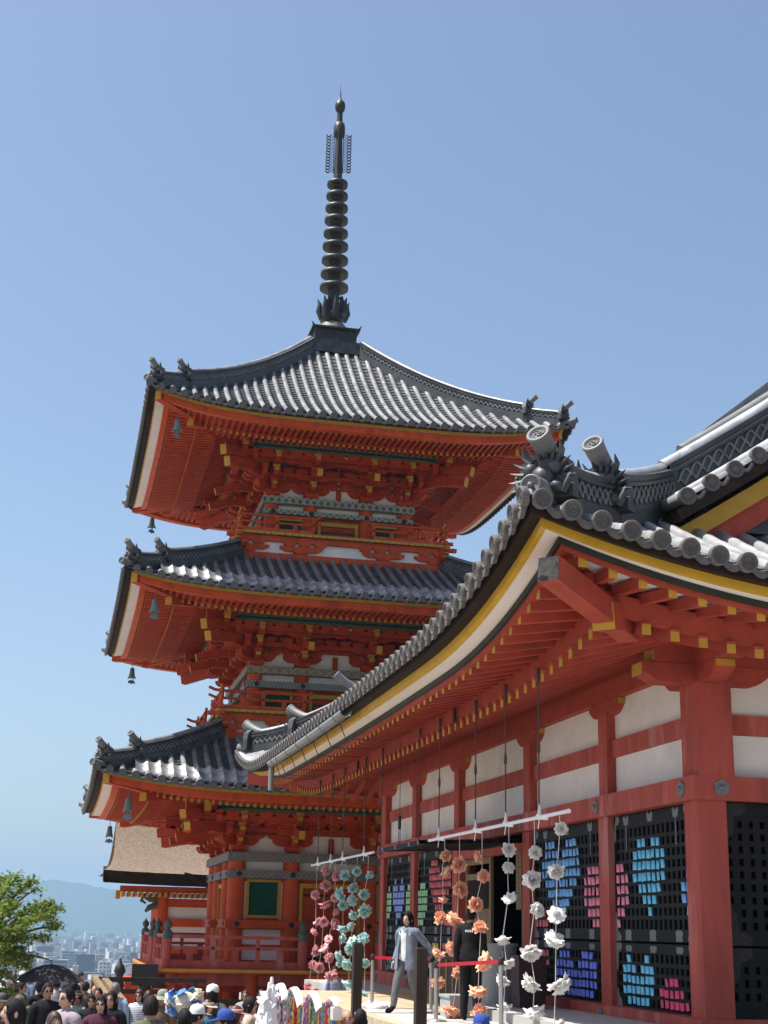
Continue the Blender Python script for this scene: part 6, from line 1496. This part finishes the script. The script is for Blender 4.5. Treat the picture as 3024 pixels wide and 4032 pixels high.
for (x, y, r1, r2_, hh) in [(640, 375, .05, .05, .42), (618, 420, .05, .06, .34), (655, 440, .06, .06, .3), (600, 490, .07, .08, .2), (640, 520, .10, .12, .22), (575, 545, .11, .11, .16), (615, 590, .12, .15, .22), (560, 620, .12, .16, .25), (650, 610, .09, .14, .28), (600, 680, .15, .2, .35), (545, 680, .1, .14, .25)]:
    p = atY(800+x*.42194, 3700+y*.42194, 17.3+rs.uniform(-.1, .1)); b.lathe([(r1*.3, hh*.08), (r1*.42, 0), (r1*.6, -hh*.4), (r2_*.62, -hh)], p, 7, False)
    for q in range(4): a = rs.uniform(0, 6.3); d = Vector((cos(a), sin(a), rs.uniform(-.6, .8))); b.prism([(0, 0), (.05, .03), (.095, 0), (.05, -.03)], (p+Vector((0, 0, -hh*.3)), d, d.orthogonal()), .006)
p = atY(1060, 4020, 17.3); tag(b.build('paper_ornament', CLW, None, loc=tuple(p)), 'white folded paper ornament heaped up left of the crane bundles', 'ornament')
b = MB(); p = atY(1150, 4028, 17.5); b.tube([(p.x-.25, 17.8, -1.25), (p.x+.95, 17.8, -1.25)], .03, 8)
for x in (p.x-.2, p.x+.9): b.tube([(x, 17.8, gz(17.8)), (x, 17.8, -1.25)], .03, 8); b.bx(x-.05, x+.05, 17.5, 18.1, gz(17.8), gz(17.8)+.05)
tag(b.build('display_rack', WDK, None, loc=(p.x, 17.8, gz(17.8))), 'dark rack that carries the bundles of paper cranes', 'rack')
# blue and white wrapped bundle carried above the crowd
b = MB(); rs = random.Random(8); c = atY(*B_(470, 1340), 20.)
for q in range(46):
    a = rs.uniform(0, 6.3); u = Vector((cos(a), .6*sin(a), rs.uniform(-.8, 1))); p = c+Vector((u.x*.20, u.y*.14, u.z*.15)); v = Vector((rs.gauss(0, 1), rs.gauss(0, 1), rs.gauss(0, 1))).normalized(); w_ = v.orthogonal().normalized()
    b.prism([(-.07, -.04), (.02, -.06), (.10, .0), (.03, .08), (-.06, .05)], (p, v, w_), .012, False, (0, 2, 1, 0, 2)[q % 5])
b.ball(c, (.17, .12, .14), 10, 2); b.tube([c+Vector((0, 0, -.2)), (c.x, c.y, gz(20.))], .02, 6, k=1)
tag(b.build('pinwheel_bundle', [cloth('bluewrap', (.08, .22, .52)), cloth('white', CL['white']), cloth('cream', CL['cream'])], None, loc=(c.x, c.y, gz(20))), 'blue and cream folded paper bundle on a stick between the hats', 'paper bundle')
# umbrella
t = thing('umbrella', atY(*A_(470, 1065), 26.5), 'black umbrella held open over the crowd below the maple', 'umbrella'); q = t.location.copy(); b = MB(); n = 8
q += Vector((0, 0, .02))
def um(i, s):
    a = 2*pi*i/32; r = .58*s*(1-.07*(1-abs(cos(a*4)))*s); return (q.x+r*cos(a)*1.05, q.y+r*sin(a), q.z+.20-.30*s**2+.03*(1-abs(cos(4*a)))*s*s)
b.grid(um, range(33), lin(0, 1, 8)); b.tube([(q.x, q.y, q.z+.235), (q.x, q.y, q.z+.18)], .010, 6)
b.build('canopy', cloth('umbrella', (.045, .04, .042)), t); b = MB(); b.tube([(q.x, q.y, q.z+.2), (q.x+.05, q.y, q.z-.75)], .009, 6); b.build('shaft', IRN, t)
for k in range(8): b = MB(); a = 2*pi*k/8; b.tube([um(k*4, 0), um(k*4, .5), um(k*4, 1.02)], .006, 4); b.build('rib', IRN, t)
# dark timber railing in front of the pagoda
t = thing('timber_railing', (1.5, 38, gz(38)), 'dark weathered timber railing between the crowd and the pagoda', 'railing'); b = MB(); y = 38.
xa, xb = atY(372, 3860, y).x, 10.
for z in (atY(600, 3858, y).z, atY(600, 3905, y).z): b.bx(xa, 4.0 if z > -1.85 else xb, y-.05, y+.05, z-.055, z+.055); b.cut()
x = xa
while x < xb: b.bx(x-.06, x+.06, y-.06, y+.06, gz(y), atY(600, 3850, y).z-(0 if x < 4 else .3)); b.cut(); x += 1.25
b.build_each('rail_or_post', WDK, t); b = MB()
p = atY(372, 3848, y-1.2); b.bar(p, p+Vector((.25, -1.6, -.34)), .12, .10); p2_ = atY(412, 3860, y-1.2); b.bar(p2_, p2_+Vector((.4, -1.6, -.42)), .16, .12)
for p_ in (p, p2_): b.bx(p_.x-.07, p_.x+.07, p_.y-.07, p_.y+.07, gz(p_.y), p_.z)
b.build('sloping_handrail', WDL, t)
b = MB()
for q in range(26): x = 3.3+q*.13; b.bx(x, x+.075, 43.0, 43.05, gz(43), -2.05)
b.bx(3.2, 6.8, 42.97, 43.08, -2.15, -2.05); tag(b.build('slatted_fence', WDK, None, loc=(5, 43, gz(43))), 'dark slatted fence under the pagoda veranda', 'fence')
b = MB(); x, y = atY(470, 3840, 44).x, 44.
b.lathe([(.12, gz(44)), (.13, -1.9), (.16, -1.75), (.10, -1.5), (.17, -1.35), (.12, -1.2), (.05, -1.12), (.03, -1.0)], (x, y, 0), 10); b.bx(x+.35, x+1.1, y, y+.1, -1.75, -1.15); b.bx(x+.6, x+.7, y, y+.1, gz(44), -1.7)
tag(b.build('iron_lantern', IRN, None, loc=(x, y, gz(44))), 'dark iron lantern beside the left corner of the veranda', 'lantern')

# ------------------------------------------------------------------ light
TS = Vector((-.45, .05, 1)).normalized()
el = math.asin(TS.z); az = atan2(TS.x, TS.y)
w = bpy.data.worlds.new('World'); sc.world = w; w.use_nodes = True; nt = w.node_tree; bg = nt.nodes['Background']
sky = nt.nodes.new('ShaderNodeTexSky'); sky.sky_type = 'NISHITA'; sky.sun_disc = False; sky.sun_elevation = el; sky.sun_rotation = az
sky.air_density = AIR; sky.dust_density = DUST; sky.ozone_density = OZ; sky.altitude = 100
nt.links.new(sky.outputs[0], bg.inputs[0]); bg.inputs[1].default_value = SKYS
l = bpy.data.lights.new('sun', 'SUN'); l.energy = SUNS; l.angle = R(.53); l.color = (1, .955, .89); o = bpy.data.objects.new('sun', l); col.objects.link(o); o.rotation_euler = (-TS).to_track_quat('-Z', 'Y').to_euler(); o.location = (-20, 0, 40)
vs = sc.view_settings; vs.view_transform = 'Standard'; vs.look = 'None'; vs.exposure = EXPO; vs.gamma = 1
sc.cycles.volume_bounces = 0; sc.cycles.max_bounces = 8; sc.cycles.transparent_max_bounces = 8; sc.cycles.caustics_reflective = False; sc.cycles.caustics_refractive = False
sc.cycles.use_denoising = True
